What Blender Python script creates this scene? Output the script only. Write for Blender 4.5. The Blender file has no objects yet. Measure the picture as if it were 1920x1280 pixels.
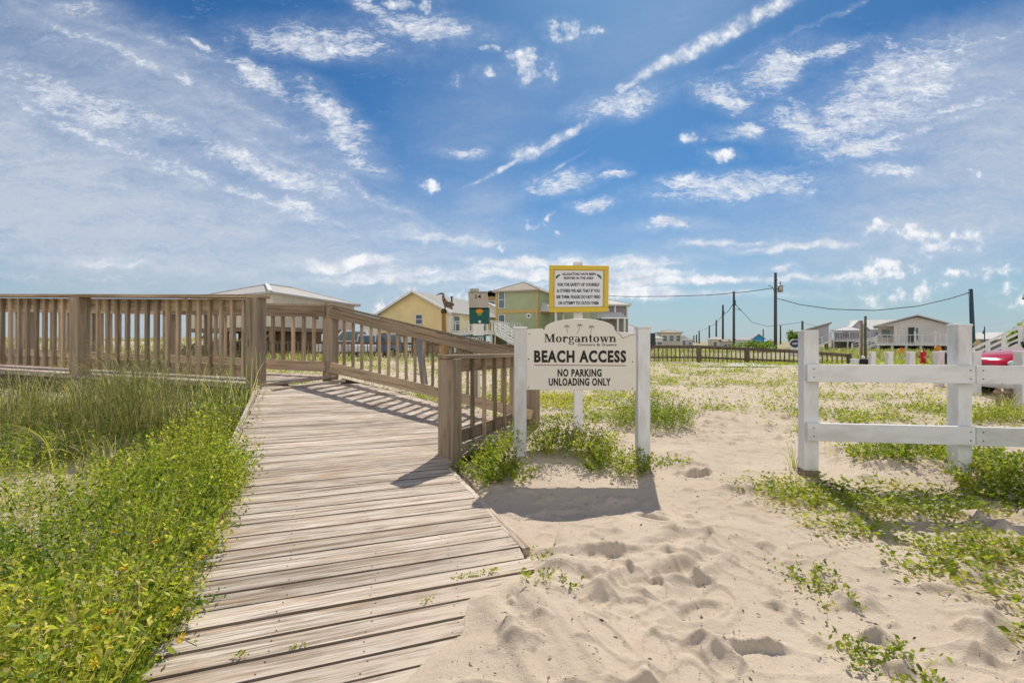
import bpy, math, random
import numpy as np
from mathutils import Vector, Matrix
random.seed(7); RNG = np.random.default_rng(11)
R = math.radians
SC = bpy.context.scene
COL = SC.collection

# ------------------------------------------------------------------ camera
CAMH, F, CX, CY = 1.2, 900.0, 960.0, 640.0        # photo pixels (1920 x 1280)
cd = bpy.data.cameras.new('camera'); cam = bpy.data.objects.new('camera', cd); COL.objects.link(cam)
cd.sensor_width = 36.0; cd.lens = 36.0 * F / 1920.0
cd.clip_start = 0.05; cd.clip_end = 20000
cam.location = (0, 0, CAMH); cam.rotation_euler = (R(90), 0, 0)
SC.camera = cam
SC.cycles.max_bounces = 6; SC.cycles.diffuse_bounces = 3; SC.cycles.glossy_bounces = 2; SC.cycles.transmission_bounces = 3

# ------------------------------------------------------------------ exposure, sun, sky
SC.view_settings.view_transform = 'Standard'; SC.view_settings.look = 'None'
SC.view_settings.exposure = EXPO = 0.42; SC.view_settings.gamma = 1.0
SUN = Vector((0.159, 0.702, 0.695)).normalized()
sl = bpy.data.lights.new('sun', 'SUN'); sl.energy = 3.5; sl.angle = R(0.53); sl.color = (1.0, 0.93, 0.82)
so = bpy.data.objects.new('sun', sl); COL.objects.link(so)
so.location = (20, 60, 60); so.rotation_euler = SUN.to_track_quat('Z', 'Y').to_euler()

W = bpy.data.worlds.new('World'); SC.world = W; W.use_nodes = True
wn, wl = W.node_tree.nodes, W.node_tree.links
wn.clear()
SKYS = 0.13
w_out = wn.new('ShaderNodeOutputWorld'); w_bg = wn.new('ShaderNodeBackground'); wl.new(w_bg.outputs[0], w_out.inputs[0])
w_bg.inputs[1].default_value = SKYS
w_sky = wn.new('ShaderNodeTexSky'); w_sky.sky_type = 'NISHITA'; w_sky.sun_disc = False
w_sky.sun_elevation = math.asin(SUN.z); w_sky.sun_rotation = math.atan2(SUN.x, SUN.y)
w_sky.air_density = 1.0; w_sky.dust_density = 0.3; w_sky.ozone_density = 2.5; w_sky.altitude = 0
def wnode(t, **kw):
    n = wn.new(t)
    for k, v in kw.items(): setattr(n, k, v)
    return n
def wset(sock, v):
    if hasattr(v, 'is_output') or isinstance(v, bpy.types.NodeSocket): wl.new(v, sock)
    else: sock.default_value = v
def wmath(op, a, b=None, c=None, clamp=False):
    n = wnode('ShaderNodeMath', operation=op, use_clamp=clamp); wset(n.inputs[0], a)
    if b is not None: wset(n.inputs[1], b)
    if c is not None: wset(n.inputs[2], c)
    return n.outputs[0]
def wmap(v, a, b, c=0.0, d=1.0, it='SMOOTHSTEP'):
    n = wnode('ShaderNodeMapRange', interpolation_type=it)
    wset(n.inputs[0], v); n.inputs[1].default_value = a; n.inputs[2].default_value = b
    n.inputs[3].default_value = c; n.inputs[4].default_value = d
    return n.outputs[0]
tc = wnode('ShaderNodeTexCoord'); sep = wnode('ShaderNodeSeparateXYZ'); wl.new(tc.outputs['Generated'], sep.inputs[0])
yy = wmath('MAXIMUM', wmath('ABSOLUTE', sep.outputs[1]), 0.08)
uu = wmath('DIVIDE', sep.outputs[0], yy); vv = wmath('DIVIDE', sep.outputs[2], yy)
cmb = wnode('ShaderNodeCombineXYZ'); wl.new(uu, cmb.inputs[0]); wl.new(vv, cmb.inputs[1]); wl.new(wmath('MULTIPLY', wmath('LESS_THAN', sep.outputs[1], 0.0), 7.0), cmb.inputs[2])
UV = cmb.outputs[0]
def wnoise(vec, scale, detail=6, rough=0.6, rot=0.0, sc=(1, 1, 1), dist=0.0):
    m = wnode('ShaderNodeMapping'); wl.new(vec, m.inputs[0]); m.inputs['Rotation'].default_value = (0, 0, R(rot)); m.inputs['Scale'].default_value = sc
    n = wnode('ShaderNodeTexNoise'); wl.new(m.outputs[0], n.inputs['Vector']); n.inputs['Scale'].default_value = scale
    n.inputs['Detail'].default_value = detail; n.inputs['Roughness'].default_value = rough; n.inputs['Distortion'].default_value = dist
    return n
# ragged edges: the patch coordinates are pushed about by a noise
wob = wnoise(UV, 9.0, 5, 0.65)
vm = wnode('ShaderNodeVectorMath', operation='MULTIPLY_ADD'); wl.new(wob.outputs['Color'], vm.inputs[0])
vm.inputs[1].default_value = (0.11, 0.07, 0); vm.inputs[2].default_value = (-0.055, -0.035, 0)
va = wnode('ShaderNodeVectorMath', operation='ADD'); wl.new(UV, va.inputs[0]); wl.new(vm.outputs[0], va.inputs[1])
UW = va.outputs[0]
vs2 = wnode('ShaderNodeVectorMath', operation='MULTIPLY_ADD'); wl.new(vm.outputs[0], vs2.inputs[0]); vs2.inputs[1].default_value = (.18, .18, 0); wl.new(UV, vs2.inputs[2]); US = vs2.outputs[0]      # hardly pushed: for the straight trail
PREV = [None]                                         # chains the patches so the shader evaluates them one after another
def patch(px, py, rx, ry, ang=0.0, amt=1.0, soft=0.1, src=None):
    m = wnode('ShaderNodeMapping', vector_type='TEXTURE'); base_ = src or UW; src = base_
    if PREV[0] is not None:
        ch = wnode('ShaderNodeVectorMath', operation='MULTIPLY_ADD'); wl.new(PREV[0], ch.inputs[0]); ch.inputs[1].default_value = (1e-7, 1e-7, 0); wl.new(base_, ch.inputs[2]); src = ch.outputs[0]
    wl.new(src, m.inputs[0])
    m.inputs['Location'].default_value = ((px - CX) / F, (CY - py) / F, 0)
    m.inputs['Rotation'].default_value = (0, 0, R(ang)); m.inputs['Scale'].default_value = (rx * 1.5 / F, ry * 1.6 / F, 50)
    l = wnode('ShaderNodeVectorMath', operation='LENGTH'); wl.new(m.outputs[0], l.inputs[0])
    return wmap(l.outputs['Value'], 1.25, soft, 0.0, amt)
def union(ps, src=None):
    o = None
    for p in ps:
        q = patch(*p, src=src); o = q if o is None else wmath('MAXIMUM', o, q); PREV[0] = o
    return o
left = union([(500, 312, 165, 24, -21), (130, 190, 170, 38, -22, .85), (485, 145, 85, 26, -30), (620, 215, 95, 30, -38), (600, 80, 160, 34, -4),
  (565, 392, 65, 20, -25, .9), (680, 312, 55, 15, -10, .9), (362, 86, 36, 8, -22), (330, 240, 150, 26, -25, .7), (150, 15, 60, 14, 0, .8), (690, 15, 70, 18, -40, .8), (300, 130, 330, 9, -24, .75), (420, 345, 380, 10, -19, .8), (230, 60, 280, 7, -20, .6), (620, 330, 260, 8, -26, .65), (180, 260, 260, 9, -24, .8),
  (800, 55, 110, 26, -4), (640, 262, 60, 22, -40, .9)])
puff = union([(985, 118, 38, 32, 0), (1003, 128, 36, 26, 0), (1062, 66, 36, 24, -15), (1110, 62, 22, 9, 0, .9), (858, 147, 13, 12), (916, 137, 24, 12), (803, 342, 32, 16, -10, .95),
  (910, 88, 16, 8), (760, 6, 70, 16, 0), (1000, 420, 28, 15), (945, 461, 16, 6), (1048, 436, 8, 5), (1025, 405, 8, 10), (1300, 263, 30, 12), (1355, 295, 32, 13), (1840, 322, 14, 7)])
right = union([(1365, 182, 62, 24, -22), (1460, 132, 90, 36, 24), (1690, 150, 150, 60, 20), (1620, 215, 130, 46, 18), (1500, 240, 70, 40, -30), (1600, 285, 100, 16, 5),
  (1380, 352, 170, 26, 3), (1170, 192, 90, 22, 12), (1055, 340, 80, 20, 12), (1112, 379, 46, 11, 6), (1665, 322, 60, 16, 0), (1400, 247, 55, 14, 4), (1290, 340, 70, 16, 0),
  (1255, 424, 60, 10, 0), (1150, 328, 24, 8, 10), (1560, 95, 100, 16, 8, .8), (1770, 110, 230, 8, 20, .75), (1660, 262, 260, 8, 17, .8), (1480, 70, 260, 5, 27, .5), (1800, 200, 200, 10, 14, .8), (870, 285, 44, 9, 0, .8)])
trail = union([(1405, 38, 110, 13, 29), (1320, 82, 90, 12, 28), (1245, 118, 80, 10, 30), (1190, 152, 36, 6, 40), (1075, 245, 40, 7, 32), (1035, 268, 45, 8, 30), (992, 286, 34, 13, 12, .95), (955, 308, 50, 4, 28, .7), (905, 335, 40, 3, 25, .6), (1050, 312, 40, 3, 30, .7)], US)
low = union([(640, 494, 115, 12, 2), (1070, 492, 190, 13, 0, 1), (1000, 515, 300, 15, 0, .95), (1300, 528, 320, 9, 2, .95), (700, 525, 160, 9, 0, .8), (1250, 552, 260, 8, 0, .8), (1455, 503, 40, 9, 0), (820, 448, 130, 16, -6, .7), (1130, 545, 160, 10, 0, .9),
  (800, 516, 36, 5, 0), (940, 545, 120, 14, 0, .7), (1480, 460, 120, 8, 4, .6), (300, 500, 300, 12, -3, .35), (1350, 455, 90, 6, 4, .6)])
cumu = union([(1650, 422, 34, 18), (1715, 436, 55, 16, -12), (1660, 500, 72, 22, 20), (1745, 468, 90, 13, 8), (1815, 438, 45, 12, 12), (1800, 512, 40, 10, 0, .9), (1700, 545, 90, 22, 10, .9),
  (1880, 505, 40, 14), (1900, 555, 40, 20), (855, 560, 50, 14, 0, .9), (725, 568, 36, 14, 12), (770, 545, 20, 14)])
nl = wnoise(UW, 10.0, 9, 0.68, 27, (1, 3.4, 1), 0.5).outputs['Fac']
nr = wnoise(UW, 11.0, 9, 0.68, -18, (1, 3.0, 1), 0.6).outputs['Fac']
nh = wnoise(UW, 5.0, 7, 0.6, 0, (1, 4.5, 1)).outputs['Fac']
npf = wnoise(UV, 26.0, 6, 0.6).outputs['Fac']
fine = wnoise(UV, 38.0, 6, 0.7, 8, (1, 2.6, 1), 1.2).outputs['Fac']
nl = wmath('MULTIPLY_ADD', fine, .42, wmath('MULTIPLY', nl, .58)); nr = wmath('MULTIPLY_ADD', fine, .45, wmath('MULTIPLY', nr, .55))
def dens(mask, n, k=0.68, lo=0.86, hi=1.30, halo=.36):
    d = wmap(wmath('MULTIPLY_ADD', mask, k, wmath('MULTIPLY_ADD', n, 1.9, -.45)), lo, hi, 0, 1, 'LINEAR')
    d = wmath('MULTIPLY', d, wmap(mask, .02, .22, 0, 1, 'LINEAR'))
    return wmath('MAXIMUM', d, wmath('MULTIPLY', mask, wmap(n, .3, .65, .25 * halo, halo)))
D = [dens(left, nl), dens(puff, npf, .7, .92, 1.40, .22), dens(right, nr), dens(trail, npf, .72, .70, 1.4, .5), dens(low, nh, .66, .74, 1.15, .6), dens(cumu, npf, .66, .88, 1.26)]
# loose wisps everywhere and the milky veils
D.append(wmath('MULTIPLY', wmap(nl, 0.52, 0.82), wmap(uu, 0.05, -0.5, 0.0, .5)))
D.append(wmath('MULTIPLY', wmap(nr, 0.55, 0.85), wmap(uu, 0.3, 0.9, 0.0, .5)))
dn = D[0]
for q in D[1:]: dn = wmath('MAXIMUM', dn, q)
veil = None
for p in [(60, 360, 560, 190, -20, .95, 0), (430, 215, 380, 60, -30, .5, 0), (1900, 270, 260, 150, 20, .8, 0), (1800, 430, 380, 80, 4, .6, 0), (430, 460, 480, 80, -6, .75, 0),
          (1250, 470, 520, 70, 0, .35, 0), (890, 240, 130, 100, 30, .22, 0), (905, 390, 60, 44, 20, .4, 0), (1880, 90, 300, 60, 24, .35, 0), (1250, 60, 200, 60, 30, .2, 0), (60, 40, 330, 90, -25, .3, 0)]:
    q = patch(*p); veil = q if veil is None else wmath('SUBTRACT', wmath('ADD', veil, q), wmath('MULTIPLY', veil, q)); PREV[0] = veil
veil = wmath('MULTIPLY', veil, wmap(wmath('ADD', nl, wmath('MULTIPLY', nh, .6)), .5, 1.05, .5, 1.3, 'LINEAR'))
K = 1.0 / (SKYS * 2 ** EXPO)
hs = wnode('ShaderNodeHueSaturation'); wl.new(w_sky.outputs[0], hs.inputs['Color']); hs.inputs['Saturation'].default_value = 1.25; hs.inputs['Value'].default_value = 0.36
tn = wnode('ShaderNodeMix', data_type='RGBA', blend_type='MULTIPLY'); tn.inputs[0].default_value = 1.0; wl.new(hs.outputs[0], tn.inputs[6]); tn.inputs[7].default_value = (.62, 1.02, 1.22, 1)
def wmix(f, a, b):
    n = wnode('ShaderNodeMix', data_type='RGBA'); wset(n.inputs[0], f); wset(n.inputs[6], a); wset(n.inputs[7], b); return n.outputs[2]
VC = (0.56 * K, 0.62 * K, 0.72 * K, 1)
c1 = wmix(wmath('MINIMUM', veil, 0.9), tn.outputs[2], VC)
hz = wmap(vv, 0.22, 0.0, 0.0, 0.8)
c1 = wmix(hz, c1, (0.45 * K, 0.54 * K, 0.62 * K, 1))
cc = wmix(wmap(npf, .35, .65), (0.66 * K, 0.71 * K, 0.80 * K, 1), (0.95 * K, 0.96 * K, 0.98 * K, 1))
c2 = wmix(wmath('MULTIPLY', dn, .95), c1, cc)
# bright clouds added to the unseen sky behind the camera, filling shaded faces
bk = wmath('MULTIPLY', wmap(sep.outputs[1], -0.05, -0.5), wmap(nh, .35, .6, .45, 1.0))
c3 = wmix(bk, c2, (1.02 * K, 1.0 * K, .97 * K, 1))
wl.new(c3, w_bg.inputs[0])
try: W.cycles.sampling_method = 'MANUAL'; W.cycles.sample_map_resolution = 512
except Exception: pass

# ------------------------------------------------------------------ helpers
def PX(px, py, Y): return Vector(((px - CX) / F * Y, Y, CAMH + (CY - py) / F * Y))
def ZP(py, Y): return CAMH + (CY - py) / F * Y
def XP(px, Y): return (px - CX) / F * Y

def fbm(x, y, oct=4, seed=0):
    x = np.asarray(x, float); y = np.asarray(y, float); s = np.zeros(np.broadcast(x, y).shape); a = 0.5
    def h(ix, iy, k):
        v = np.sin(ix * 127.1 + iy * 311.7 + k * 74.7 + seed * 19.19) * 43758.5453
        return v - np.floor(v)
    for k in range(oct):
        xi, yi = np.floor(x), np.floor(y); fx, fy = x - xi, y - yi
        fx = fx * fx * (3 - 2 * fx); fy = fy * fy * (3 - 2 * fy)
        v = (h(xi, yi, k) * (1 - fx) + h(xi + 1, yi, k) * fx) * (1 - fy) + (h(xi, yi + 1, k) * (1 - fx) + h(xi + 1, yi + 1, k) * fx) * fy
        s = s + a * v; a *= .5; x = x * 2.03 + 17.3; y = y * 2.03 - 9.1
    return s
def sstep(a, b, x):
    t = np.clip((np.asarray(x, float) - a) / (b - a), 0, 1); return t * t * (3 - 2 * t)

def tag(o, label=None, cat=None, group=None, kind=None):
    if label: o['label'] = label
    if cat: o['category'] = cat
    if group: o['group'] = group
    if kind: o['kind'] = kind
    return o
def empty(name, loc, rz=0.0, label=None, cat=None, group=None):
    o = bpy.data.objects.new(name, None); COL.objects.link(o); o.location = loc; o.rotation_euler = (0, 0, rz); o.empty_display_size = .2
    return tag(o, label, cat, group)
def root_of(o):
    while o.parent: o = o.parent
    return o
def rmat(o):
    return Matrix.Translation(o.location) @ Matrix.Rotation(o.rotation_euler.z, 4, 'Z')

class MB:
    """collects boxes, beams, tubes and polygons; build() links ONE mesh object. 'gr' = local grain coordinates, 'rnd' = per-piece number"""
    def __init__(s): s.v = []; s.f = []; s.g = []; s.r = []; s.sm = []
    def add(s, vs, fs, gr=None, smooth=False, rnd=None):
        b = len(s.v); rnd = random.random() if rnd is None else rnd; off = (random.uniform(0, 50), random.uniform(0, 50), random.uniform(0, 50))
        s.v += [tuple(v) for v in vs]; s.f += [tuple(b + i for i in f) for f in fs]; s.sm += [smooth] * len(fs)
        gr = gr or vs
        s.g += [(g[0] + off[0], g[1] + off[1], g[2] + off[2]) for g in gr]; s.r += [rnd] * len(vs)
        return s
    def beam(s, p, q, w, h, up=(0, 0, 1), taper=1.0, rnd=None):
        p, q = Vector(p), Vector(q); d = (q - p); L = d.length; d.normalize(); up = Vector(up)
        sd = d.cross(up)
        if sd.length < 1e-4: sd = d.cross(Vector((0, 1, 0)))
        sd.normalize(); u = sd.cross(d)
        vs, gr = [], []
        for (c, l, k) in ((p, 0, 1.0), (q, L, taper)):
            for (a, b) in ((-1, -1), (1, -1), (1, 1), (-1, 1)):
                vs.append(c + sd * (a * w / 2 * k) + u * (b * h / 2 * k)); gr.append((l, a * w / 2, b * h / 2))
        return s.add(vs, [(3, 2, 1, 0), (4, 5, 6, 7), (0, 1, 5, 4), (1, 2, 6, 5), (2, 3, 7, 6), (3, 0, 4, 7)], gr, rnd=rnd)
    def box(s, c, sx, sy, sz, rz=0.0, rnd=None):
        c = Vector(c); k, n = math.cos(rz), math.sin(rz); vs = []; gr = []
        for z in (-.5, .5):
            for (a, b) in ((-.5, -.5), (.5, -.5), (.5, .5), (-.5, .5)):
                x, y = a * sx, b * sy; vs.append((c.x + x * k - y * n, c.y + x * n + y * k, c.z + z * sz))
                gr.append((z * sz, x, y) if sz >= max(sx, sy) else ((x, y, z * sz) if sx >= sy else (y, x, z * sz)))
        return s.add(vs, [(3, 2, 1, 0), (4, 5, 6, 7), (0, 1, 5, 4), (1, 2, 6, 5), (2, 3, 7, 6), (3, 0, 4, 7)], gr, rnd=rnd)
    def tube(s, pts, r, n=8, cap=True, smooth=True):
        pts = [Vector(p) for p in pts]; rs = r if isinstance(r, (list, tuple)) else [r] * len(pts); vs, gr, fs = [], [], []; L = 0
        for i, p in enumerate(pts):
            d = (pts[min(i + 1, len(pts) - 1)] - pts[max(i - 1, 0)]).normalized()
            a = d.cross(Vector((0, 0, 1)));
            if a.length < 1e-3: a = Vector((1, 0, 0))
            a.normalize(); b = a.cross(d)
            if i: L += (p - pts[i - 1]).length
            for k in range(n):
                t = 2 * math.pi * k / n; o = (a * math.cos(t) + b * math.sin(t)) * rs[i]; vs.append(p + o); gr.append((L, rs[i] * math.cos(t), rs[i] * math.sin(t)))
        for i in range(len(pts) - 1):
            for k in range(n): fs.append((i * n + k, i * n + (k + 1) % n, (i + 1) * n + (k + 1) % n, (i + 1) * n + k))
        s.add(vs, fs, gr, smooth=smooth)
        if cap:
            b = len(s.v) - len(vs); s.f += [tuple(b + k for k in reversed(range(n))), tuple(b + (len(pts) - 1) * n + k for k in range(n))]; s.sm += [False, False]
        return s
    def prism(s, poly, ax, th):
        """poly: 3-D points of one face; extruded by vector ax*th"""
        a = [Vector(p) for p in poly]; e = Vector(ax) * th; b = [p + e for p in a]; n = len(a)
        return s.add(a + b, [tuple(range(n)), tuple(reversed(range(n, 2 * n)))] + [(i, i + n, (i + 1) % n + n, (i + 1) % n) for i in range(n)])
    def ball(s, c, rx, ry, rz, n=12, m=8):
        vs = [(c[0], c[1], c[2] + rz)]; fs = []
        for i in range(1, m):
            t = math.pi * i / m
            for k in range(n): p = 2 * math.pi * k / n; vs.append((c[0] + rx * math.sin(t) * math.cos(p), c[1] + ry * math.sin(t) * math.sin(p), c[2] + rz * math.cos(t)))
        vs.append((c[0], c[1], c[2] - rz))
        for k in range(n): fs.append((0, 1 + k, 1 + (k + 1) % n)); fs.append((len(vs) - 1, 1 + (m - 2) * n + (k + 1) % n, 1 + (m - 2) * n + k))
        for i in range(m - 2):
            for k in range(n): fs.append((1 + i * n + k, 1 + (i + 1) * n + k, 1 + (i + 1) * n + (k + 1) % n, 1 + i * n + (k + 1) % n))
        return s.add(vs, fs, smooth=True)
    def build(s, name, mat, parent=None, world=True, loc=(0, 0, 0), bevel=0.0):
        vs = s.v
        if parent is not None and world:
            inv = rmat(root_of(parent)).inverted(); vs = [tuple(inv @ Vector(v)) for v in vs]
        elif parent is None and any(loc): vs = [(v[0] - loc[0], v[1] - loc[1], v[2] - loc[2]) for v in vs]
        me = bpy.data.meshes.new(name); me.from_pydata(vs, [], s.f)
        me.polygons.foreach_set('use_smooth', s.sm)
        a = me.attributes.new('gr', 'FLOAT_VECTOR', 'POINT'); a.data.foreach_set('vector', np.array(s.g, np.float32).ravel())
        a = me.attributes.new('rnd', 'FLOAT', 'POINT'); a.data.foreach_set('value', np.array(s.r, np.float32))
        me.materials.append(mat); me.update()
        o = bpy.data.objects.new(name, me); COL.objects.link(o)
        if parent is not None: o.parent = parent
        else: o.location = loc
        if bevel:
            b = o.modifiers.new('bevel', 'BEVEL'); b.width = bevel; b.segments = 2; b.limit_method = 'ANGLE'
        return o
def children(o): return [c for c in bpy.data.objects if c.parent == o]
def dup(o, parent=None, loc=None, rz=None, label=None, kids=None):
    c = o.copy(); COL.objects.link(c); c.parent = parent
    if loc is not None: c.location = loc
    if rz is not None: c.rotation_euler = (0, 0, rz)
    if label: c['label'] = label
    for ch in children(o): dup(ch, c)
    return c

# ------------------------------------------------------------------ materials
class NT:
    def __init__(s, name):
        s.m = bpy.data.materials.new(name); s.m.use_nodes = True; s.n = s.m.node_tree.nodes; s.l = s.m.node_tree.links; s.n.clear()
        s.out = s.n.new('ShaderNodeOutputMaterial'); s.b = s.n.new('ShaderNodeBsdfPrincipled'); s.l.new(s.b.outputs[0], s.out.inputs[0])
        s.b.inputs['Specular IOR Level'].default_value = 0.3
    def set(s, sock, v):
        if isinstance(v, bpy.types.NodeSocket): s.l.new(v, sock)
        else: sock.default_value = v
    def attr(s, name, out='Fac'): n = s.n.new('ShaderNodeAttribute'); n.attribute_name = name; return n.outputs[out]
    def obj(s): return s.n.new('ShaderNodeTexCoord').outputs['Object']
    def map(s, v, sc, rot=(0, 0, 0)):
        n = s.n.new('ShaderNodeMapping'); s.l.new(v, n.inputs[0]); n.inputs['Scale'].default_value = sc; n.inputs['Rotation'].default_value = rot; return n.outputs[0]
    def noise(s, v, sc=1.0, det=5, ro=.6, dist=0.0, out='Fac'):
        n = s.n.new('ShaderNodeTexNoise'); s.l.new(v, n.inputs['Vector']); n.inputs['Scale'].default_value = sc; n.inputs['Detail'].default_value = det; n.inputs['Roughness'].default_value = ro; n.inputs['Distortion'].default_value = dist
        return n.outputs[out]
    def mix(s, f, a, b, mode='MIX'):
        n = s.n.new('ShaderNodeMix'); n.data_type = 'RGBA'; n.blend_type = mode; s.set(n.inputs[0], f)
        for i, v in ((6, a), (7, b)): s.set(n.inputs[i], v if isinstance(v, bpy.types.NodeSocket) else (*v, 1))
        return n.outputs[2]
    def rng(s, v, a, b, c=0.0, d=1.0):
        n = s.n.new('ShaderNodeMapRange'); s.set(n.inputs[0], v); n.inputs[1].default_value = a; n.inputs[2].default_value = b; n.inputs[3].default_value = c; n.inputs[4].default_value = d; return n.outputs[0]
    def math(s, op, a, b=0.0):
        n = s.n.new('ShaderNodeMath'); n.operation = op; s.set(n.inputs[0], a); s.set(n.inputs[1], b); return n.outputs[0]
    def val(s, c, v):
        n = s.n.new('ShaderNodeHueSaturation'); s.set(n.inputs['Color'], c); s.set(n.inputs['Value'], v); return n.outputs[0]
    def bump(s, h, st=.3, d=.01):
        n = s.n.new('ShaderNodeBump'); s.l.new(h, n.inputs['Height']); n.inputs['Strength'].default_value = st; n.inputs['Distance'].default_value = d; s.l.new(n.outputs[0], s.b.inputs['Normal'])
    def col(s, c): s.set(s.b.inputs['Base Color'], c if isinstance(c, bpy.types.NodeSocket) else (*c, 1)); return s
    def rough(s, r): s.set(s.b.inputs['Roughness'], r); return s

def wood(name, a, b, dark, grain=1.0, spread=.35):
    t = NT(name); g = t.attr('gr', 'Vector'); r = t.attr('rnd')
    n1 = t.noise(t.map(g, (1.3, 22 * grain, 22 * grain)), 1, 6, .65, .8)
    n2 = t.noise(t.map(g, (5, 150, 150)), 1, 3, .6)
    n3 = t.noise(t.map(g, (1.1, 3, 3)), 1.3, 4, .6)
    c = t.mix(t.rng(n3, .35, .65), a, b); c = t.mix(t.rng(n1, .46, .74), c, dark); c = t.mix(t.rng(n2, .55, .8, 0, .55), c, dark)
    v = t.n.new('ShaderNodeTexVoronoi'); t.l.new(t.map(g, (1.6, 7, 7)), v.inputs['Vector']); v.inputs['Scale'].default_value = 1.0
    c = t.mix(t.rng(v.outputs['Distance'], .03, .10, .8, 0), c, tuple(q * .55 for q in dark))
    c = t.val(c, t.rng(r, 0, 1, 1 - spread, 1 + spread))
    t.col(c).rough(.85); t.bump(t.math('ADD', n1, t.math('MULTIPLY', n2, .6)), .55, .006); return t.m
def deckwood(name):
    t = NT(name); g = t.attr('gr', 'Vector'); r = t.attr('rnd'); dust = t.attr('dust')
    n1 = t.noise(t.map(g, (1.1, 38, 38)), 1, 6, .7, .9); n2 = t.noise(t.map(g, (5, 170, 170)), 1, 3, .6); n3 = t.noise(t.map(g, (.9, 5, 5)), 1.4, 4, .65); n4 = t.noise(t.map(g, (1.6, 12, 12)), 1, 5, .65, 1.5)
    c = t.mix(t.rng(n3, .35, .65), (.72, .63, .54), (.60, .515, .43)); c = t.mix(t.rng(n4, .47, .64, 0, .8), c, (.47, .315, .19))
    c = t.mix(t.rng(n1, .47, .60, 0, .9), c, (.20, .145, .105)); c = t.mix(t.rng(n2, .50, .68, 0, .6), c, (.24, .18, .13))
    v = t.n.new('ShaderNodeTexVoronoi'); t.l.new(t.map(g, (1.3, 6, 6)), v.inputs['Vector']); v.inputs['Scale'].default_value = 1.0; c = t.mix(t.rng(v.outputs['Distance'], .02, .10, .85, 0), c, (.13, .09, .06))
    c = t.val(c, t.rng(r, 0, 1, .84, 1.12)); c = t.mix(t.math('MULTIPLY', dust, t.rng(t.noise(t.map(g, (3, 14, 14)), 1.5, 5, .7), .38, .58)), c, (.60, .495, .385))
    t.col(c).rough(.88); t.bump(t.math('ADD', n1, t.math('MULTIPLY', n2, .6)), .6, .006); return t.m
def paint(name, c, dirt=(.45, .42, .36), amt=.35, rough=.55, sc=3.0, chips=0.0):
    t = NT(name); o = t.attr('gr', 'Vector'); n = t.noise(t.map(o, (.6, 1.6, 1.6)), sc, 6, .65); r = t.attr('rnd')
    k = t.mix(t.rng(n, .44, .8, 0, amt), c, dirt)
    if chips:
        n2 = t.noise(t.map(o, (2.0, 14, 14)), 1.6, 4, .7, 1.0); k = t.mix(t.rng(n2, .70, .74, 0, chips), k, (.22, .2, .17))
    k = t.val(k, t.rng(r, 0, 1, .93, 1.04))
    t.col(k).rough(rough); t.bump(t.noise(t.map(o, (2, 25, 25)), 2, 4, .6), .12, .004); return t.m
def plain(name, c, rough=.6, metal=0.0, vary=.12, sc=4.0):
    t = NT(name); n = t.noise(t.attr('gr', 'Vector'), sc, 4, .6); t.col(t.val(t.mix(0.0, c, c), t.rng(n, .3, .7, 1 - vary, 1 + vary))).rough(rough); t.b.inputs['Metallic'].default_value = metal; return t.m
def siding(name, c, pitch=.18):
    t = NT(name); o = t.obj(); sx = t.n.new('ShaderNodeSeparateXYZ'); t.l.new(o, sx.inputs[0])
    fr = t.math('FRACT', t.math('DIVIDE', sx.outputs[2], pitch)); n = t.noise(o, .8, 4, .6)
    k = t.val(t.mix(t.rng(fr, .85, 1.0, 0, .35), c, tuple(q * .5 for q in c)), t.rng(n, .3, .7, .9, 1.08))
    t.col(k).rough(.6); t.bump(fr, .4, .02); return t.m
def ribbed(name, c, pitch=.3):
    t = NT(name); g = t.attr('gr', 'Vector'); sx = t.n.new('ShaderNodeSeparateXYZ'); t.l.new(g, sx.inputs[0]); fr = t.math('FRACT', t.math('DIVIDE', sx.outputs[0], pitch))
    n = t.noise(g, .5, 4, .6); t.col(t.val(t.mix(t.rng(fr, .86, .94, 0, .45), c, tuple(q * .5 for q in c)), t.rng(n, .3, .7, .88, 1.08))).rough(.85); t.b.inputs['Specular IOR Level'].default_value = .1; return t.m
def leafmat(name, stops, transl=.45, rough=.5):
    t = NT(name); a = t.attr('tint'); rp = t.n.new('ShaderNodeValToRGB'); t.l.new(a, rp.inputs[0]); e = rp.color_ramp.elements
    e[0].position, e[0].color = stops[0][0], (*stops[0][1], 1); e[1].position, e[1].color = stops[-1][0], (*stops[-1][1], 1)
    for p, c in stops[1:-1]: q = e.new(p); q.color = (*c, 1)
    t.col(rp.outputs[0]).rough(rough); tr = t.n.new('ShaderNodeBsdfTranslucent'); t.l.new(t.mix(1.0, rp.outputs[0], (1.5, 1.5, .9), 'MULTIPLY'), tr.inputs[0])
    ms = t.n.new('ShaderNodeMixShader'); ms.inputs[0].default_value = transl; t.l.new(t.b.outputs[0], ms.inputs[1]); t.l.new(tr.outputs[0], ms.inputs[2]); t.l.new(ms.outputs[0], t.out.inputs[0]); t.b.inputs['Specular IOR Level'].default_value = .3; return t.m

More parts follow.
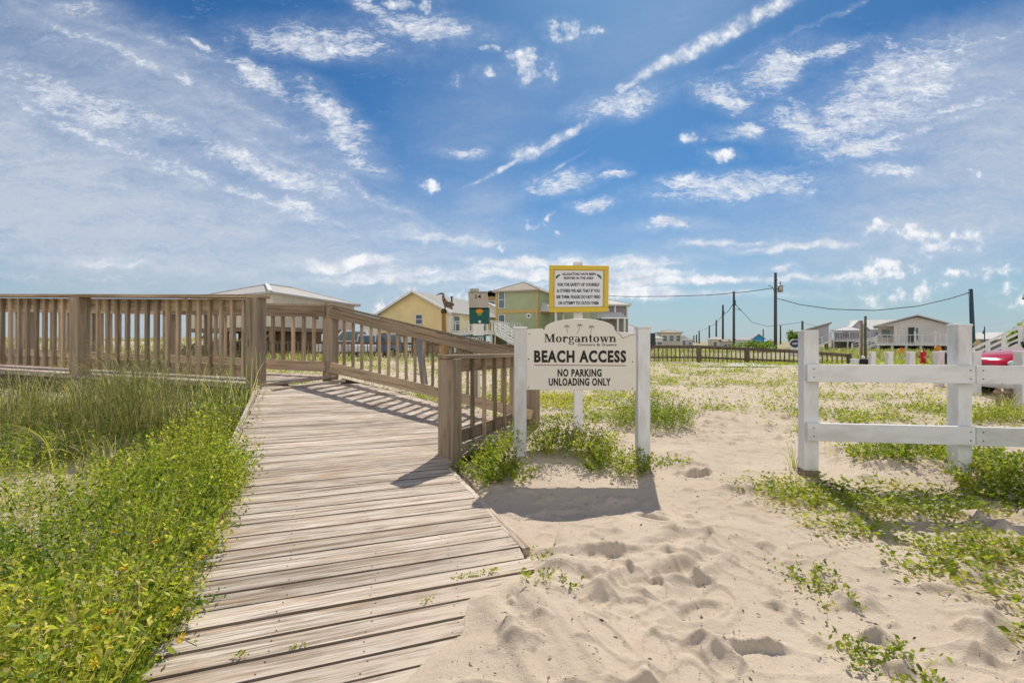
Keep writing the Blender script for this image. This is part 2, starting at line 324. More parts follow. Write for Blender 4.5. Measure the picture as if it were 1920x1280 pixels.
M = {}
M['rail'] = wood('weathered_rail_wood', (.50, .37, .24), (.36, .285, .21), (.14, .098, .066), 1.0, .46)
M['post'] = wood('post_wood', (.48, .37, .26), (.39, .31, .23), (.19, .135, .09), .8, .2)
M['gapshade'] = plain('painted_gap_shade', (.045, .032, .022), .95, 0, .5, 20.0)  # dark colour standing in for the shade between deck boards
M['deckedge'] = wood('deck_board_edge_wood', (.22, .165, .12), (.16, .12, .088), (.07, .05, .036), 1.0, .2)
M['deck'] = deckwood('deck_board_wood')
M['under'] = wood('dark_stringer_wood', (.16, .125, .09), (.13, .10, .075), (.06, .045, .03))  # dark brown wood of the beams under the deck
M['farwood'] = wood('far_fence_wood', (.20, .15, .11), (.16, .125, .095), (.08, .06, .045))
M['white'] = paint('white_paint', (.78, .79, .81), (.38, .36, .31), .75, .6, 3.0, 1.0)
M['cream'] = paint('cream_sign_paint', (.80, .765, .69), (.55, .5, .4), .25, .5, 2.0)
M['barewood'] = wood('bare_worn_wood', (.26, .2, .17), (.2, .16, .14), (.1, .075, .06))
M['yellow'] = paint('yellow_frame_paint', (.72, .52, .06), (.5, .35, .05), .3, .5)
M['panelwhite'] = paint('sign_white', (.78, .80, .84), (.6, .6, .6), .15, .4)
M['black'] = plain('black_lettering', (.018, .017, .017), .5)
M['navy'] = plain('navy_lettering', (.02, .025, .06), .5)
M['grey_ink'] = plain('grey_logo_ink', (.36, .31, .29), .6)
M['brown_ink'] = plain('brown_rule_ink', (.16, .08, .05), .6)
M['teal'] = plain('teal_plastic', (.010, .105, .09), .4)
M['gator'] = plain('green_ink', (.01, .13, .09), .5)
M['galv'] = plain('galvanised_metal', (.42, .42, .40), .45, .5)
M['glass'] = plain('window_glass', (.10, .15, .19), .12); M['glass'].node_tree.nodes['Principled BSDF'].inputs['Specular IOR Level'].default_value = .8
M['trim'] = plain('white_trim', (.78, .78, .76), .5)
M['pole'] = plain('utility_pole_wood', (.10, .095, .09), .8)
M['bluepole'] = plain('blue_grey_pole', (.035, .075, .10), .6)
M['wire'] = plain('black_cable', (.02, .02, .02), .6)
M['red'] = plain('red_enamel', (.55, .03, .03), .3)
M['orange'] = plain('orange_plastic', (.75, .27, .02), .5)
M['darkgrey'] = plain('dark_grey_plastic', (.05, .065, .065), .5)
M['dark'] = plain('near_black', (.015, .015, .015), .6)
M['rubber'] = plain('tyre_rubber', (.02, .02, .02), .8)
M['concrete'] = plain('pale_concrete', (.55, .52, .46), .9)
M['leaf'] = leafmat('ground_cover_leaf', [(0, (.045, .095, .010)), (.25, (.15, .245, .024)), (.6, (.40, .45, .055)), (.88, (.66, .60, .11)), (1, (.48, .37, .20))], .5)
M['vine'] = leafmat('vine_leaf', [(0, (.06, .11, .008)), (.35, (.22, .285, .026)), (.7, (.45, .46, .06)), (.9, (.64, .54, .09)), (1, (.42, .27, .12))], .48)
M['grass'] = leafmat('dune_grass', [(0, (.14, .19, .05)), (.5, (.30, .34, .13)), (.8, (.54, .48, .25)), (1, (.62, .53, .33))], .45)
M['petal'] = plain('yellow_petal', (.92, .62, .02), .6)
# ------------------------------------------------------------------ plan of the boardwalk (world = photo-relative + camera height)
def V2(x, y): return Vector((x, y))
P1, P4, P3, P2 = V2(-2.86, 5.36), V2(-2.52, 6.67), V2(.30, 6.82), V2(-.61, 4.71)
WD = V2(-.97, .245).normalized()                    # the walkway runs this way, to the left
SLOPE = .026
def deckz(x, y):
    a = CAMH - .48 - .28 * (.968 * (x + 2.86) - .251 * (y - 5.36)); b = CAMH - 1.17; k = .05
    d = np.asarray(a) - b
    return b + .5 * (d + np.sqrt(d * d + k * k * .3))
def walkz(t): return CAMH - .48 + SLOPE * t
def hit(px, py, f=deckz):
    lo, hi = .6, 40.0
    g = lambda Y: ZP(py, Y) - float(f(XP(px, Y), Y))
    for _ in range(60):
        m = .5 * (lo + hi)
        if g(m) > 0: lo = m
        else: hi = m
    return Vector((XP(px, lo), lo, 0))
# sand creeps over the near right corner of the deck along this line (plan)
flat = lambda x, y: CAMH - 1.165
SANDLINE = [hit(*p, flat).xy for p in ((1035, 1015), (1000, 1068), (930, 1100), (878, 1118), (868, 1190), (800, 1235), (745, 1290), (690, 1400), (640, 1900))]
LEFT0, LEFT1 = V2(-2.86, 5.36), V2(-1.24, 1.55)     # left edge of the ramp
FLARE = hit(985, 1030, flat).xy
DECKPOLY = [P1, P4, P3, P2 + V2(.1, -.12), FLARE, V2(FLARE.x + .05, 1.0), V2(-1.0, 1.0), LEFT1]
def inpoly(x, y, poly, grow=0.0):
    x = np.asarray(x, float); y = np.asarray(y, float); ins = np.zeros(x.shape, bool); n = len(poly); dmin = np.full(x.shape, 1e9)
    for i in range(n):
        x0, y0 = poly[i]; x1, y1 = poly[(i + 1) % n]
        c = ((y0 > y) != (y1 > y)) & (x < (x1 - x0) * (y - y0) / (y1 - y0 + 1e-12) + x0); ins ^= c
        dx, dy = x1 - x0, y1 - y0; t = np.clip(((x - x0) * dx + (y - y0) * dy) / (dx * dx + dy * dy + 1e-12), 0, 1)
        dmin = np.minimum(dmin, np.hypot(x - x0 - t * dx, y - y0 - t * dy))
    return np.where(ins, dmin, -dmin)
def sandside(x, y):
    """signed distance to SANDLINE, positive on the sand's side"""
    x = np.asarray(x, float); y = np.asarray(y, float); best = np.full(x.shape, 1e9); sg = np.ones(x.shape)
    for i in range(len(SANDLINE) - 1):
        a, b = SANDLINE[i], SANDLINE[i + 1]; dx, dy = b.x - a.x, b.y - a.y; t = np.clip(((x - a.x) * dx + (y - a.y) * dy) / (dx * dx + dy * dy), 0, 1)
        d = np.hypot(x - a.x - t * dx, y - a.y - t * dy); cr = dx * (y - a.y) - dy * (x - a.x); m = d < best
        best = np.where(m, d, best); sg = np.where(m, np.sign(cr), sg)
    return best * sg
def bumpf(x, y, cx, cy, r, h, ry=None): return h * np.exp(-((x - cx) / r) ** 2 - ((y - cy) / (ry or r)) ** 2)
def G0(x, y):
    """sand level without the footprints"""
    x = np.asarray(x, float); y = np.asarray(y, float)
    z = .05 * (fbm(x * .35, y * .35, 3, 2) - .45) * sstep(1, 6, np.hypot(x, y)) * 2.2
    z = z + .015 * (fbm(x * 1.3, y * 1.3, 3, 5) - .45) * 2
    z = z + bumpf(x, y, 3.7, 4.35, .9, .17, .55) + bumpf(x, y, .35, 4.75, .7, .10, .45) + bumpf(x, y, .25, 3.55, .75, -.05, .35) + bumpf(x, y, 1.1, 3.05, .8, .03, .25)
    lf = sstep(-.2, .6, -(x + 2.86) * .92 - (y - 5.36) * -.39 * -1.0)   # left of the ramp
    side = (LEFT1.x - LEFT0.x) * (y - LEFT0.y) - (LEFT1.y - LEFT0.y) * (x - LEFT0.x)
    lf = sstep(0, -1.2, side / 4.15) * sstep(9, 7, y)
    z = z + lf * (.10 + .14 * sstep(3.0, 5.5, y))
    # dunes far to the left, low swells beyond the lot
    z = z + sstep(38, 52, y) * sstep(-14, -26, x) * sstep(95, 70, y) * (0.7 + 1.0 * fbm(x * .06, y * .06, 3, 9))
    z = z - 2.2 * sstep(95, 140, y) * sstep(-10, -60, x)
    z = z - .12 * sstep(12, 30, y)
    dp = inpoly(x, y, DECKPOLY); ss = sandside(x, y)
    ragged = ss + .05 * (fbm(x * 4, y * 4, 3, 8) - .5)
    cover = CAMH - 1.165 + .055 * sstep(-.01, .16, ragged) + .01 * (fbm(x * 5, y * 5, 3, 4) - .5)
    inside = np.where(ragged > -.02, cover - .012 * (ragged < .0), deckz(x, y) - .16)
    z = np.where((dp > 0) & (y < 8), inside, z)
    nearout = (dp <= 0) & (dp > -.5) & (y < 8)
    # beside the deck the sand is drawn down to the deck's own level on its right side
    w = sstep(-.5, 0, dp); low = CAMH - 1.205 + (cover - CAMH + 1.205) * sstep(-.12, .1, ss); z = np.where(nearout & (x > -.7), z * (1 - w) + low * w, z)
    wk = ((x - P1.x) * WD.x + (y - P1.y) * WD.y); off = (x - P1.x) * WD.y * -1 + (y - P1.y) * WD.x
    return z

# footprints and drag marks on the trodden sand path
PR = random.Random(5)
prints = []
def PATH(y): return np.maximum(.75, .93 + .55 * (y - 2.9))
for _ in range(150):
    y = 1.3 + 12 * PR.random() ** 1.4; cx = PATH(y); hw = .62 + .06 * y
    x = cx + max(-1.2, min(1.2, PR.gauss(0, .55))) * hw
    if y < 3.3 and PR.random() < .55: x = PR.uniform(-.2, 2.2)
    prints.append((x, y, PR.uniform(-.6, .6) + (PR.random() < .25) * 1.5, PR.uniform(.7, 1.15), PR.uniform(.02, .042)))
TRACKS = []
for pts, dep in (([(905, 1100), (960, 1070), (1080, 1085), (1200, 1075), (1290, 1050)], .020), ([(900, 1065), (1000, 1095), (1120, 1105), (1240, 1080), (1330, 1030)], .018),
                 ([(905, 1105), (960, 1165), (1010, 1230), (1040, 1290)], .022), ([(935, 1110), (1000, 1170), (1060, 1240), (1100, 1300)], .018), ([(985, 1030), (1080, 1040), (1180, 1030), (1280, 1000)], .016)):
    q = [hit(*p, flat).xy for p in pts]; TRACKS.append((q, dep))
def worley(x, y, seed=0):
    ix, iy = np.floor(x), np.floor(y); best = np.full(x.shape, 9.0)
    for a in (-1, 0, 1):
        for b in (-1, 0, 1):
            cx, cy = ix + a, iy + b; h1 = np.sin(cx * 127.1 + cy * 311.7 + seed) * 43758.5453; h2 = np.sin(cx * 269.5 + cy * 183.3 + seed) * 43758.5453; px, py = cx + (h1 - np.floor(h1)), cy + (h2 - np.floor(h2)); best = np.minimum(best, np.hypot(x - px, y - py))
    return best
def relief(x, y):
    z = np.zeros(x.shape); m = (y > .8) & (y < 15) & (x > -1.5) & (x < 9); xi, yi = x[m], y[m]; d = np.zeros(xi.shape)
    wx_, wy_ = xi + .16 * (fbm(xi * 3, yi * 3, 3, 12) - .45), yi + .16 * (fbm(xi * 3, yi * 3, 3, 13) - .45); tr = sstep(.30, .55, fbm(xi * 1.1, yi * 1.1, 3, 14)) * .5 + .5
    d += (.012 * (fbm(xi * 5, yi * 5, 5, 3) - .47) * 1.6 + .095 * (np.minimum(worley(wx_ * 4.2, wy_ * 5.4, 1.0), 1) ** 2 - .22) * tr + .062 * (np.minimum(worley(wx_ * 8.0, wy_ * 10, 2.0), 1) ** 2 - .22) * tr + .05 * (fbm(xi * 1.7, yi * 1.7, 2, 15) - .45)) * sstep(15, 8, yi)
    order = np.argsort(yi); ys = yi[order]
    for (cx, cy, a, s, h) in prints:
        lo, hi = np.searchsorted(ys, cy - .45), np.searchsorted(ys, cy + .45); idx = order[lo:hi]
        k, n = math.cos(a), math.sin(a); dx, dy = xi[idx] - cx, yi[idx] - cy; u, v = (dx * k + dy * n) / (.055 * s), (-dx * n + dy * k) / (.125 * s)
        r = np.sqrt(u * u + v * v) + .35 * (fbm(xi[idx] * 14 + s * 9, yi[idx] * 14, 2, 6) - .45); mk = sstep(1.18, .74, r); d[idx] = d[idx] * (1 - .7 * mk) + (-h * (.75 + .35 * v * .5)) * mk; d[idx] = np.maximum(d[idx], np.where(mk < .02, h * .32 * np.exp(-((r - 1.35) / .28) ** 2), -9))
    for q, dep in TRACKS:
        best = np.full(xi.shape, 9.0)
        for i in range(len(q) - 1):
            a, b = q[i], q[i + 1]; ex, ey = b.x - a.x, b.y - a.y; t = np.clip(((xi - a.x) * ex + (yi - a.y) * ey) / (ex * ex + ey * ey), 0, 1)
            best = np.minimum(best, np.hypot(xi - a.x - t * ex, yi - a.y - t * ey))
        d += -dep * np.exp(-(best / .045) ** 2) + dep * .8 * np.exp(-((best - .085) / .035) ** 2)
    keep = np.maximum(sstep(.0, -.12, inpoly(xi, yi, DECKPOLY)), sstep(.04, .22, sandside(xi, yi))); keep = keep * (1 - .85 * np.exp(-((xi - .45) / .95) ** 2 - ((yi - 4.5) / .55) ** 2))
    z[m] = d * keep
    m2 = (y > 4.6) & (y < 24) & (np.abs(x) < 20) & (inpoly(x, y, DECKPOLY) < -.15); z[m2] += (.075 * (fbm(x[m2] * 2.6, y[m2] * 3.4, 4, 55) - .45)) * sstep(4.6, 6.5, y[m2]) * (1 - .9 * np.exp(-((x[m2] - .4) / 1.1) ** 2 - ((y[m2] - 4.9) / .8) ** 2)); return z

def vegmap(x, y):
    """how green the sand is: mats of low plants on the lot, grass beyond the far fence"""
    n = fbm(x * .45, y * .9, 4, 21); n2 = fbm(x * 1.7, y * 2.6, 3, 33)
    mid = sstep(.44, .56, n) * sstep(.36, .52, n2) * sstep(5.5, 8, y) * sstep(33, 28, y)
    mid = mid * np.where((np.abs(x - PATH(y)) < .9) & (y < 8), .15, 1.0)
    far = sstep(29, 34, y) * (.45 + .55 * sstep(.35, .5, fbm(x * .08, y * .08, 3, 40)))
    far = far * np.where((x < -4) & (y < 60), .35, 1.0)
    lot = sstep(12, 16, x) * sstep(24, 26, y)
    return np.clip(np.maximum(np.maximum(mid * .42, far), lot * .9), 0, 1)

az = np.concatenate([np.linspace(-math.pi, -R(56), 40)[:-1], np.linspace(-R(56), R(56), 620), np.linspace(R(56), math.pi, 40)[1:]])
rr = np.concatenate([np.linspace(.02, .9, 8)[:-1], np.exp(np.linspace(math.log(.9), math.log(9), 430)), np.exp(np.linspace(math.log(9), math.log(120), 170))[1:], np.exp(np.linspace(math.log(120), math.log(9000), 40))[1:]])
A_, R_ = np.meshgrid(az, rr); gx, gy = R_ * np.sin(A_), R_ * np.cos(A_)
gz = G0(gx, gy) + relief(gx, gy)
gz = np.where(R_ > 150, np.minimum(gz, gz), gz)
nA, nR = len(az), len(rr); Vg = np.stack([gx, gy, gz], -1).reshape(-1, 3)
ii, jj = np.meshgrid(np.arange(nR - 1), np.arange(nA - 1), indexing='ij'); q0 = (ii * nA + jj).ravel(); Fg = np.stack([q0, q0 + 1, q0 + nA + 1, q0 + nA], 1)[:, ::-1]
def mesh_np(name, V, Fc, mat, attrs=None, smooth=False):
    me = bpy.data.meshes.new(name); k = Fc.shape[1]; me.vertices.add(len(V)); me.vertices.foreach_set('co', np.ascontiguousarray(V, np.float32).ravel())
    me.loops.add(Fc.size); me.loops.foreach_set('vertex_index', np.ascontiguousarray(Fc, np.int32).ravel())
    me.polygons.add(len(Fc)); me.polygons.foreach_set('loop_start', np.arange(0, Fc.size, k, dtype=np.int32))
    if smooth: me.polygons.foreach_set('use_smooth', np.ones(len(Fc), bool))
    me.update(calc_edges=True); me.validate()
    for n, a in (attrs or {}).items():
        t = me.attributes.new(n, 'FLOAT', 'POINT'); t.data.foreach_set('value', np.ascontiguousarray(a, np.float32))
    me.materials.append(mat); o = bpy.data.objects.new(name, me); COL.objects.link(o); return o
def sandmat():
    t = NT('beach_sand'); o = t.obj(); v = t.attr('veg')
    n1 = t.noise(o, .9, 5, .6); n2 = t.noise(o, 14, 5, .65); n3 = t.noise(o, 170, 3, .7)
    c = t.mix(t.rng(n1, .35, .65), (.615, .51, .395), (.525, .43, .33)); c = t.mix(t.rng(n2, .5, .8, 0, .4), c, (.42, .33, .26))
    c = t.mix(t.rng(n3, .62, .78, 0, .5), c, (.28, .22, .17)); sp = t.noise(o, 60, 2, .5); c = t.mix(t.rng(sp, .70, .74, 0, .7), c, (.14, .10, .07))
    gr = t.mix(t.rng(t.noise(o, 3, 4, .7), .35, .65), (.13, .17, .03), (.24, .24, .07))
    c = t.mix(t.math('MULTIPLY', v, t.rng(t.noise(o, 9, 4, .7), .35, .6)), c, gr)
    t.col(c).rough(.95); t.b.inputs['Specular IOR Level'].default_value = .1
    t.bump(t.math('ADD', t.math('MULTIPLY', n2, .8), t.math('MULTIPLY', n3, .25)), .6, .03); return t.m
ground = mesh_np('ground', Vg, Fg, sandmat(), {'veg': vegmap(Vg[:, 0], Vg[:, 1])}, True); tag(ground, kind='structure')
def gz_at(x, y): return float(G0(np.array([x]), np.array([y]))[0])

tw = NT('sea_water'); tw.col((.05, .13, .17)).rough(.12); tw.bump(tw.noise(tw.map(tw.obj(), (.2, .6, 1)), 1, 5, .6), .4, .3)
wb = MB(); wb.add([(-9000, 96, -.35), (-30, 96, -.35), (-30, 8500, -.35), (-9000, 8500, -.35)], [(0, 1, 2, 3)]); tag(wb.build('water', tw.m), kind='structure')

# ------------------------------------------------------------------ boardwalk
BW = empty('boardwalk', (-1.6, 4.2, 0.0), 0, 'weathered grey wooden boardwalk with railings ramping down to the sand', 'boardwalk')
def edge_x(y): return 491 - .435 * (y - 722)
VPX = 3420.0
RB = [(570, 704), (625, 706), (1003, 800), (868, 852), (836, 874), (985, 1030), (1010, 1110), (1040, 1700)]
def right_hit(x0, y0):
    m = (640 - y0) / (VPX - x0); best = None
    for (a, b), (c, d) in zip(RB[:-1], RB[1:]):
        fa, fb = b - (y0 + m * (a - x0)), d - (y0 + m * (c - x0))
        if fa * fb <= 0 and abs(fa - fb) > 1e-9:
            t = fa / (fa - fb); x = a + t * (c - a)
            if x > x0 + 30 and (best is None or x < best): best = x
    if best is None: best = 625
    return best, y0 + m * (best - x0)
ys = [724.0]
while ys[-1] < 1420: ys.append(ys[-1] + .0112 * (ys[-1] - 640) ** 1.29 * random.uniform(.9, 1.1) + 1.6)
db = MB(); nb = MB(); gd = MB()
for k in range(len(ys) - 1):
    ya, yb = ys[k], ys[k + 1]; xa, xb = edge_x(ya), edge_x(yb)
    Ra, Rb = right_hit(xa, ya), right_hit(xb, yb)
    la, lb = hit(xa, ya).xy, hit(xb, yb).xy; ra, rb = hit(*Ra).xy, hit(*Rb).xy
    NS = 10; vs, gr, fs = [], [], []; dz = random.uniform(-.0015, .0015); L = (ra - la).length; tilt = random.uniform(-.001, .001); r0, r1 = random.uniform(-.01, .012), random.uniform(-.02, .02)
    ew = random.uniform(0, 9)
    for i in range(NS + 1):
        t = i / NS; t2 = r0 * (1 - t) / max(L, .5) + t * (1 + r1 / max(L, .5)); a = la + (ra - la) * t2; b = lb + (rb - lb) * t2; w = (b - a); wl_ = max(w.length, .02); wd = w / wl_
        g1 = .001 + .0045 * fbm(t * 6 + ew, k * 3.1, 3); g2 = .001 + .0045 * fbm(t * 6 + ew, k * 3.1 + 9, 3); a2, b2 = a + wd * float(g1), b - wd * float(g2)
        za = float(deckz(*la)) * (1 - t2) + float(deckz(*ra)) * t2 + dz - tilt; zb = float(deckz(*lb)) * (1 - t2) + float(deckz(*rb)) * t2 + dz + tilt
        c = .0055
        for (p, z, acr) in ((a2, za - .038, 0), (a2, za - c, 0), (a2 + wd * c, za, c), (b2 - wd * c, zb, wl_ - c), (b2, zb - c, wl_), (b2, zb - .038, wl_)):
            vs.append((p.x, p.y, z)); gr.append((t * L, acr, z - za))
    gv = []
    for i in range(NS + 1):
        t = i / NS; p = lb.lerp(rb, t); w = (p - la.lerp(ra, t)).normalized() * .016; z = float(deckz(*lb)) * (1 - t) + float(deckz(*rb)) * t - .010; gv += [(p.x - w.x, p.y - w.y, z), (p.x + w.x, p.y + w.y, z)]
    gd.add(gv, [(2 * i, 2 * i + 1, 2 * i + 3, 2 * i + 2) for i in range(NS)])  # strip along each gap, its shade put in as colour
    for t in (.035, .27, .51, .75, .965):
        for q in (.25, .75):
            a = la.lerp(ra, t); b = lb.lerp(rb, t); p = a.lerp(b, q) + (ra - la).normalized() * random.uniform(-.02, .02); z = (float(deckz(*la)) * (1 - t) + float(deckz(*ra)) * t) * (1 - q) + (float(deckz(*lb)) * (1 - t) + float(deckz(*rb)) * t) * q + dz + .0015
            nb.add([(p.x + .0036 * math.cos(k_), p.y + .0036 * math.sin(k_), z) for k_ in (0, 1.05, 2.09, 3.14, 4.19, 5.24)], [(0, 1, 2, 3, 4, 5)])
    for i in range(NS):
        for j in range(5): p = i * 6 + j; fs.append((p, p + 1, p + 7, p + 6))
    fs += [(0, 1, 2, 3, 4, 5)[::-1], tuple(NS * 6 + j for j in range(6))]
    db.add(vs, [tuple(reversed(f)) for f in fs], gr)
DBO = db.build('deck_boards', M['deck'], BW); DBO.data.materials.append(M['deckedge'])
dv_ = np.array([v[:] for v in db.v]); du = np.exp(-np.abs(sandside(dv_[:, 0], dv_[:, 1])) / .28) + .8 * np.exp(-np.maximum(0, inpoly(dv_[:, 0], dv_[:, 1], DECKPOLY)) / .30) * sstep(-1.1, -.5, dv_[:, 0]) * sstep(4.2, 3.5, dv_[:, 1])
at_ = DBO.data.attributes.new('dust', 'FLOAT', 'POINT'); at_.data.foreach_set('value', np.clip(du, 0, 1).astype(np.float32))
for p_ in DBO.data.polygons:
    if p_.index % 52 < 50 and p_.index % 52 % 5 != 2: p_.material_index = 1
gd.build('gap_shade', M['gapshade'], BW); tag(nb.build('nail_heads', M['dark'], BW), kind='stuff')
wb_ = MB()                                            # the level walkway's boards
for k in range(52):
    t0, t1 = k * .145 + .004, (k + 1) * .145 - .004
    a, b, c, d = P1 + WD * t0, P1 + WD * t1, P4 + WD * (t1 + .04), P4 + WD * (t0 + .04); n = (P4 - P1).normalized() * .09
    vs = []
    for zz in (-.038, 0):
        for p, t in ((a - n, t0), (b - n, t1), (c + n, t1), (d + n, t0)): vs.append((p.x, p.y, walkz(t) + zz))
    wb_.add(vs, [(0, 1, 2, 3), (7, 6, 5, 4), (0, 4, 5, 1), (1, 5, 6, 2), (2, 6, 7, 3), (3, 7, 4, 0)], [(v[1], v[0], v[2]) for v in vs])
wb_.build('walkway_boards', M['deck'], BW)
OUTN = (P1 - P4).normalized()
# two level boards at the head of the ramp, kerb on the left edge, trim on the flare
hb = MB()
for k in range(2):
    a, b = P1 - WD * (.02 + .15 * k), P4 - WD * (.02 + .15 * k); c = (a + b) / 2
    a3 = Vector((a.x, a.y, float(deckz(a.x, a.y)) - .004 + .012 * (k == 0))); b3 = Vector((b.x, b.y, float(deckz(b.x, b.y)) - .004 + .012 * (k == 0)))
    hb.beam(a3 - Vector((0, 0, .012)), b3 - Vector((0, 0, .012)), .14, .034)
hb.build('landing_board', M['deck'], BW, bevel=.003)
kb = MB(); e0, e1 = hit(edge_x(728), 728), hit(edge_x(1300), 1300); NK = 3
for i in range(NK):
    a, b = e0.lerp(e1, i / NK), e0.lerp(e1, (i + 1) / NK - .003); kb.beam((a.x - .03, a.y, float(deckz(a.x, a.y)) + .005), (b.x - .03, b.y, float(deckz(b.x, b.y)) + .005), .04, .05)
kb.build('kerb', M['deck'], BW, bevel=.003)
tb = MB(); a, b = hit(838, 876, flat), hit(982, 1026, flat); tb.beam((a.x + .015, a.y, CAMH - 1.192), (b.x + .015, b.y, CAMH - 1.190), .05, .05); tb.build('edge_trim', M['deck'], BW, bevel=.003)
# stringers
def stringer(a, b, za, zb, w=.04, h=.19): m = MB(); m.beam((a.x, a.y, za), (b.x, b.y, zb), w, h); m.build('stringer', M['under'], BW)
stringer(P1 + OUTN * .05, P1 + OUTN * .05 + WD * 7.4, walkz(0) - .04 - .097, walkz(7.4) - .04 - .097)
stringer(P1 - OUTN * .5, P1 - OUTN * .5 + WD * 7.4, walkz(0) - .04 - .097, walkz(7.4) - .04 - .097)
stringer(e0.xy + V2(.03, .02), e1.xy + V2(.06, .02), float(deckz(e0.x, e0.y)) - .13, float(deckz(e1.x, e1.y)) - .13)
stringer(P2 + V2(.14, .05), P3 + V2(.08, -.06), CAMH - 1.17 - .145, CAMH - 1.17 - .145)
stringer(P4 + V2(.1, .1), P3 + V2(-.1, .1), float(deckz(*P4)) - .13, float(deckz(*P3)) - .13)

def post(p, top, bot, ang, w=.15):
    m = MB(); m.box((p.x, p.y, (top + bot) / 2), w, w, top - bot, ang); m.build('post', M['post'], BW, bevel=.006)
def railing(a, b, za, zb, inn, nbal, bal0=.14, bal1=.14, cap=(0, 0), band_in=True, balout=True):
    """cap, upper and lower band and balusters between post centres a and b; inn = unit vector towards the walkway"""
    d = (b - a); L = d.length; d = d / L; zz = lambda t: za + (zb - za) * t / L
    p3 = lambda t, off, z: Vector((a.x + d.x * t + inn.x * off, a.y + d.y * t + inn.y * off, zz(t) + z))
    m = MB(); m.beam(p3(-cap[0], .01, .981), p3(L + cap[1], .01, .981), .15, .036); m.build('cap_rail', M['rail'], BW, bevel=.004)
    m = MB(); m.beam(p3(.02, .096, .885), p3(L - .02, .096, .885), .038, .14); m.build('upper_rail', M['rail'], BW, bevel=.003)
    m = MB(); m.beam(p3(.02, .096, .135), p3(L - .02, .096, .135), .038, .14); m.build('lower_rail', M['rail'], BW, bevel=.003)
    for i in range(nbal):
        t = bal0 + (L - bal0 - bal1) * (i + .5) / nbal; j = random.uniform(-.008, .008)
        m = MB(); m.beam(p3(t, .056, .07), p3(t + j, .056, .95), .038, .038, up=(d.x, d.y, 0)); m.build('baluster', M['rail'], BW, bevel=.002)
INN = -OUTN
wang = math.atan2(WD.y, WD.x)
TN = [0, 2.62, 5.24]
for i in range(2):
    a, b = P1 + WD * TN[i], P1 + WD * TN[i + 1]; railing(a, b, walkz(TN[i]), walkz(TN[i + 1]), INN, 15, cap=(.12 if i == 0 else -.002, 0))
for i, t in enumerate(TN): p = P1 + WD * t; post(p, walkz(t) + .962, gz_at(p.x, p.y) - .15, wang)
TF = [0, 2.79, 5.77, 8.4]
for i in range(3):
    a, b = P4 + WD * TF[i], P4 + WD * TF[i + 1]; railing(a, b, walkz(TF[i]), walkz(TF[i + 1]), OUTN, 15, cap=(.04 if i == 0 else -.002, 0))
for t in TF: p = P4 + WD * t; post(p, walkz(t) + .962, gz_at(p.x, p.y) - .15, wang)
z4, z3, z2 = float(deckz(*P4)), float(deckz(*P3)), float(deckz(*P2))
d43 = (P3 - P4).normalized(); n43 = V2(d43.y, -d43.x)
railing(P4, P3, z4, z3, n43, 21, cap=(.05, .03))
d32 = (P2 - P3).normalized(); n32 = V2(d32.y, -d32.x)
railing(P3, P2, z3, z2, n32 if n32.x < 0 else -n32, 7, cap=(-.10, .10))
post(P3, z3 + .962, -.3, math.atan2(d32.y, d32.x)); post(P2, z2 + .962, -.3, math.atan2(d32.y, d32.x), .17)

# ------------------------------------------------------------------ lettering
def text_mesh(body, x0, x1, z0, z1, bold=0.0, shear=0.0, space=1.0):
    """text fitted to the box x0..x1, z0..z1 in the local xz plane, facing -y: verts, faces"""
    cu = bpy.data.curves.new('lettering', 'FONT'); cu.body = body; cu.offset = bold; cu.extrude = 0.01; cu.space_character = space; cu.resolution_u = 3
    o = bpy.data.objects.new('lettering', cu); COL.objects.link(o); dg = bpy.context.evaluated_depsgraph_get(); me = bpy.data.meshes.new_from_object(o.evaluated_get(dg))
    v = np.array([q.co[:] for q in me.vertices]); f = [tuple(p.vertices) for p in me.polygons]
    bpy.data.objects.remove(o); bpy.data.curves.remove(cu); bpy.data.meshes.remove(me)
    mn, mx = v.min(0), v.max(0); s = (v - mn) / (mx - mn)
    return [(x0 + p[0] * (x1 - x0) + shear * p[1], -p[2] * .0015, z0 + p[1] * (z1 - z0)) for p in s], f
def ptext(m, body, px0, px1, py0, py1, Y, bold=0.0, space=1.0):
    """text box given in photo pixels on the vertical plane at depth Y"""
    vs, fs = text_mesh(body, XP(px0, Y), XP(px1, Y), ZP(py1, Y), ZP(py0, Y), bold, 0, space); m.add([(v[0], Y + v[1] - .0005, v[2]) for v in vs], fs)
# ------------------------------------------------------------------ beach access sign
YS = 4.71
SG = empty('beach_access_sign', (XP(1087, YS), YS, 0), 0, 'cream beach access sign with arched top hung between two white posts', 'sign')
for (px0, px1, base) in ((963.5, 987, 880), (1191.5, 1215, 880)):
    m = MB(); x = XP((px0 + px1) / 2, YS + .06); w = (px1 - px0) / F * YS * .98
    m.box((x, YS + .03, (ZP(616, YS) - .25) / 2), w, w, ZP(616, YS) + .25); p = m.build('post', M['white'], SG, bevel=.004)
    m = MB(); m.box((x, YS + .03, ZP(614.5, YS)), w * 1.12, w * 1.12, .022); m.build('post_cap', M['white'], p, bevel=.004)
YB = YS - .02
pts = [(986.5, 730.5), (986.5, 617.5), (1017, 616)]
for i in range(17):
    t = math.pi - math.pi * i / 16; pts.append((1087 + 66 * math.cos(t), 619 - 21.5 * math.sin(t) ** .8))
pts += [(1157, 622), (1192, 624), (1192.5, 731.5)]
m = MB(); m.prism([PX(a, b, YB) for a, b in pts], (0, 1, 0), .028); panel = m.build('panel', M['cream'], SG, bevel=.004)
m = MB(); YT = YB - .001
ptext(m, 'BEACH ACCESS', 1001.5, 1174, 656.5, 679.5, YT, .042, 1.15); ptext(m, 'NO PARKING', 1045.5, 1128, 691.5, 706, YT, .034, 1.12); ptext(m, 'UNLOADING ONLY', 1029, 1145, 708.5, 723, YT, .034, 1.12)
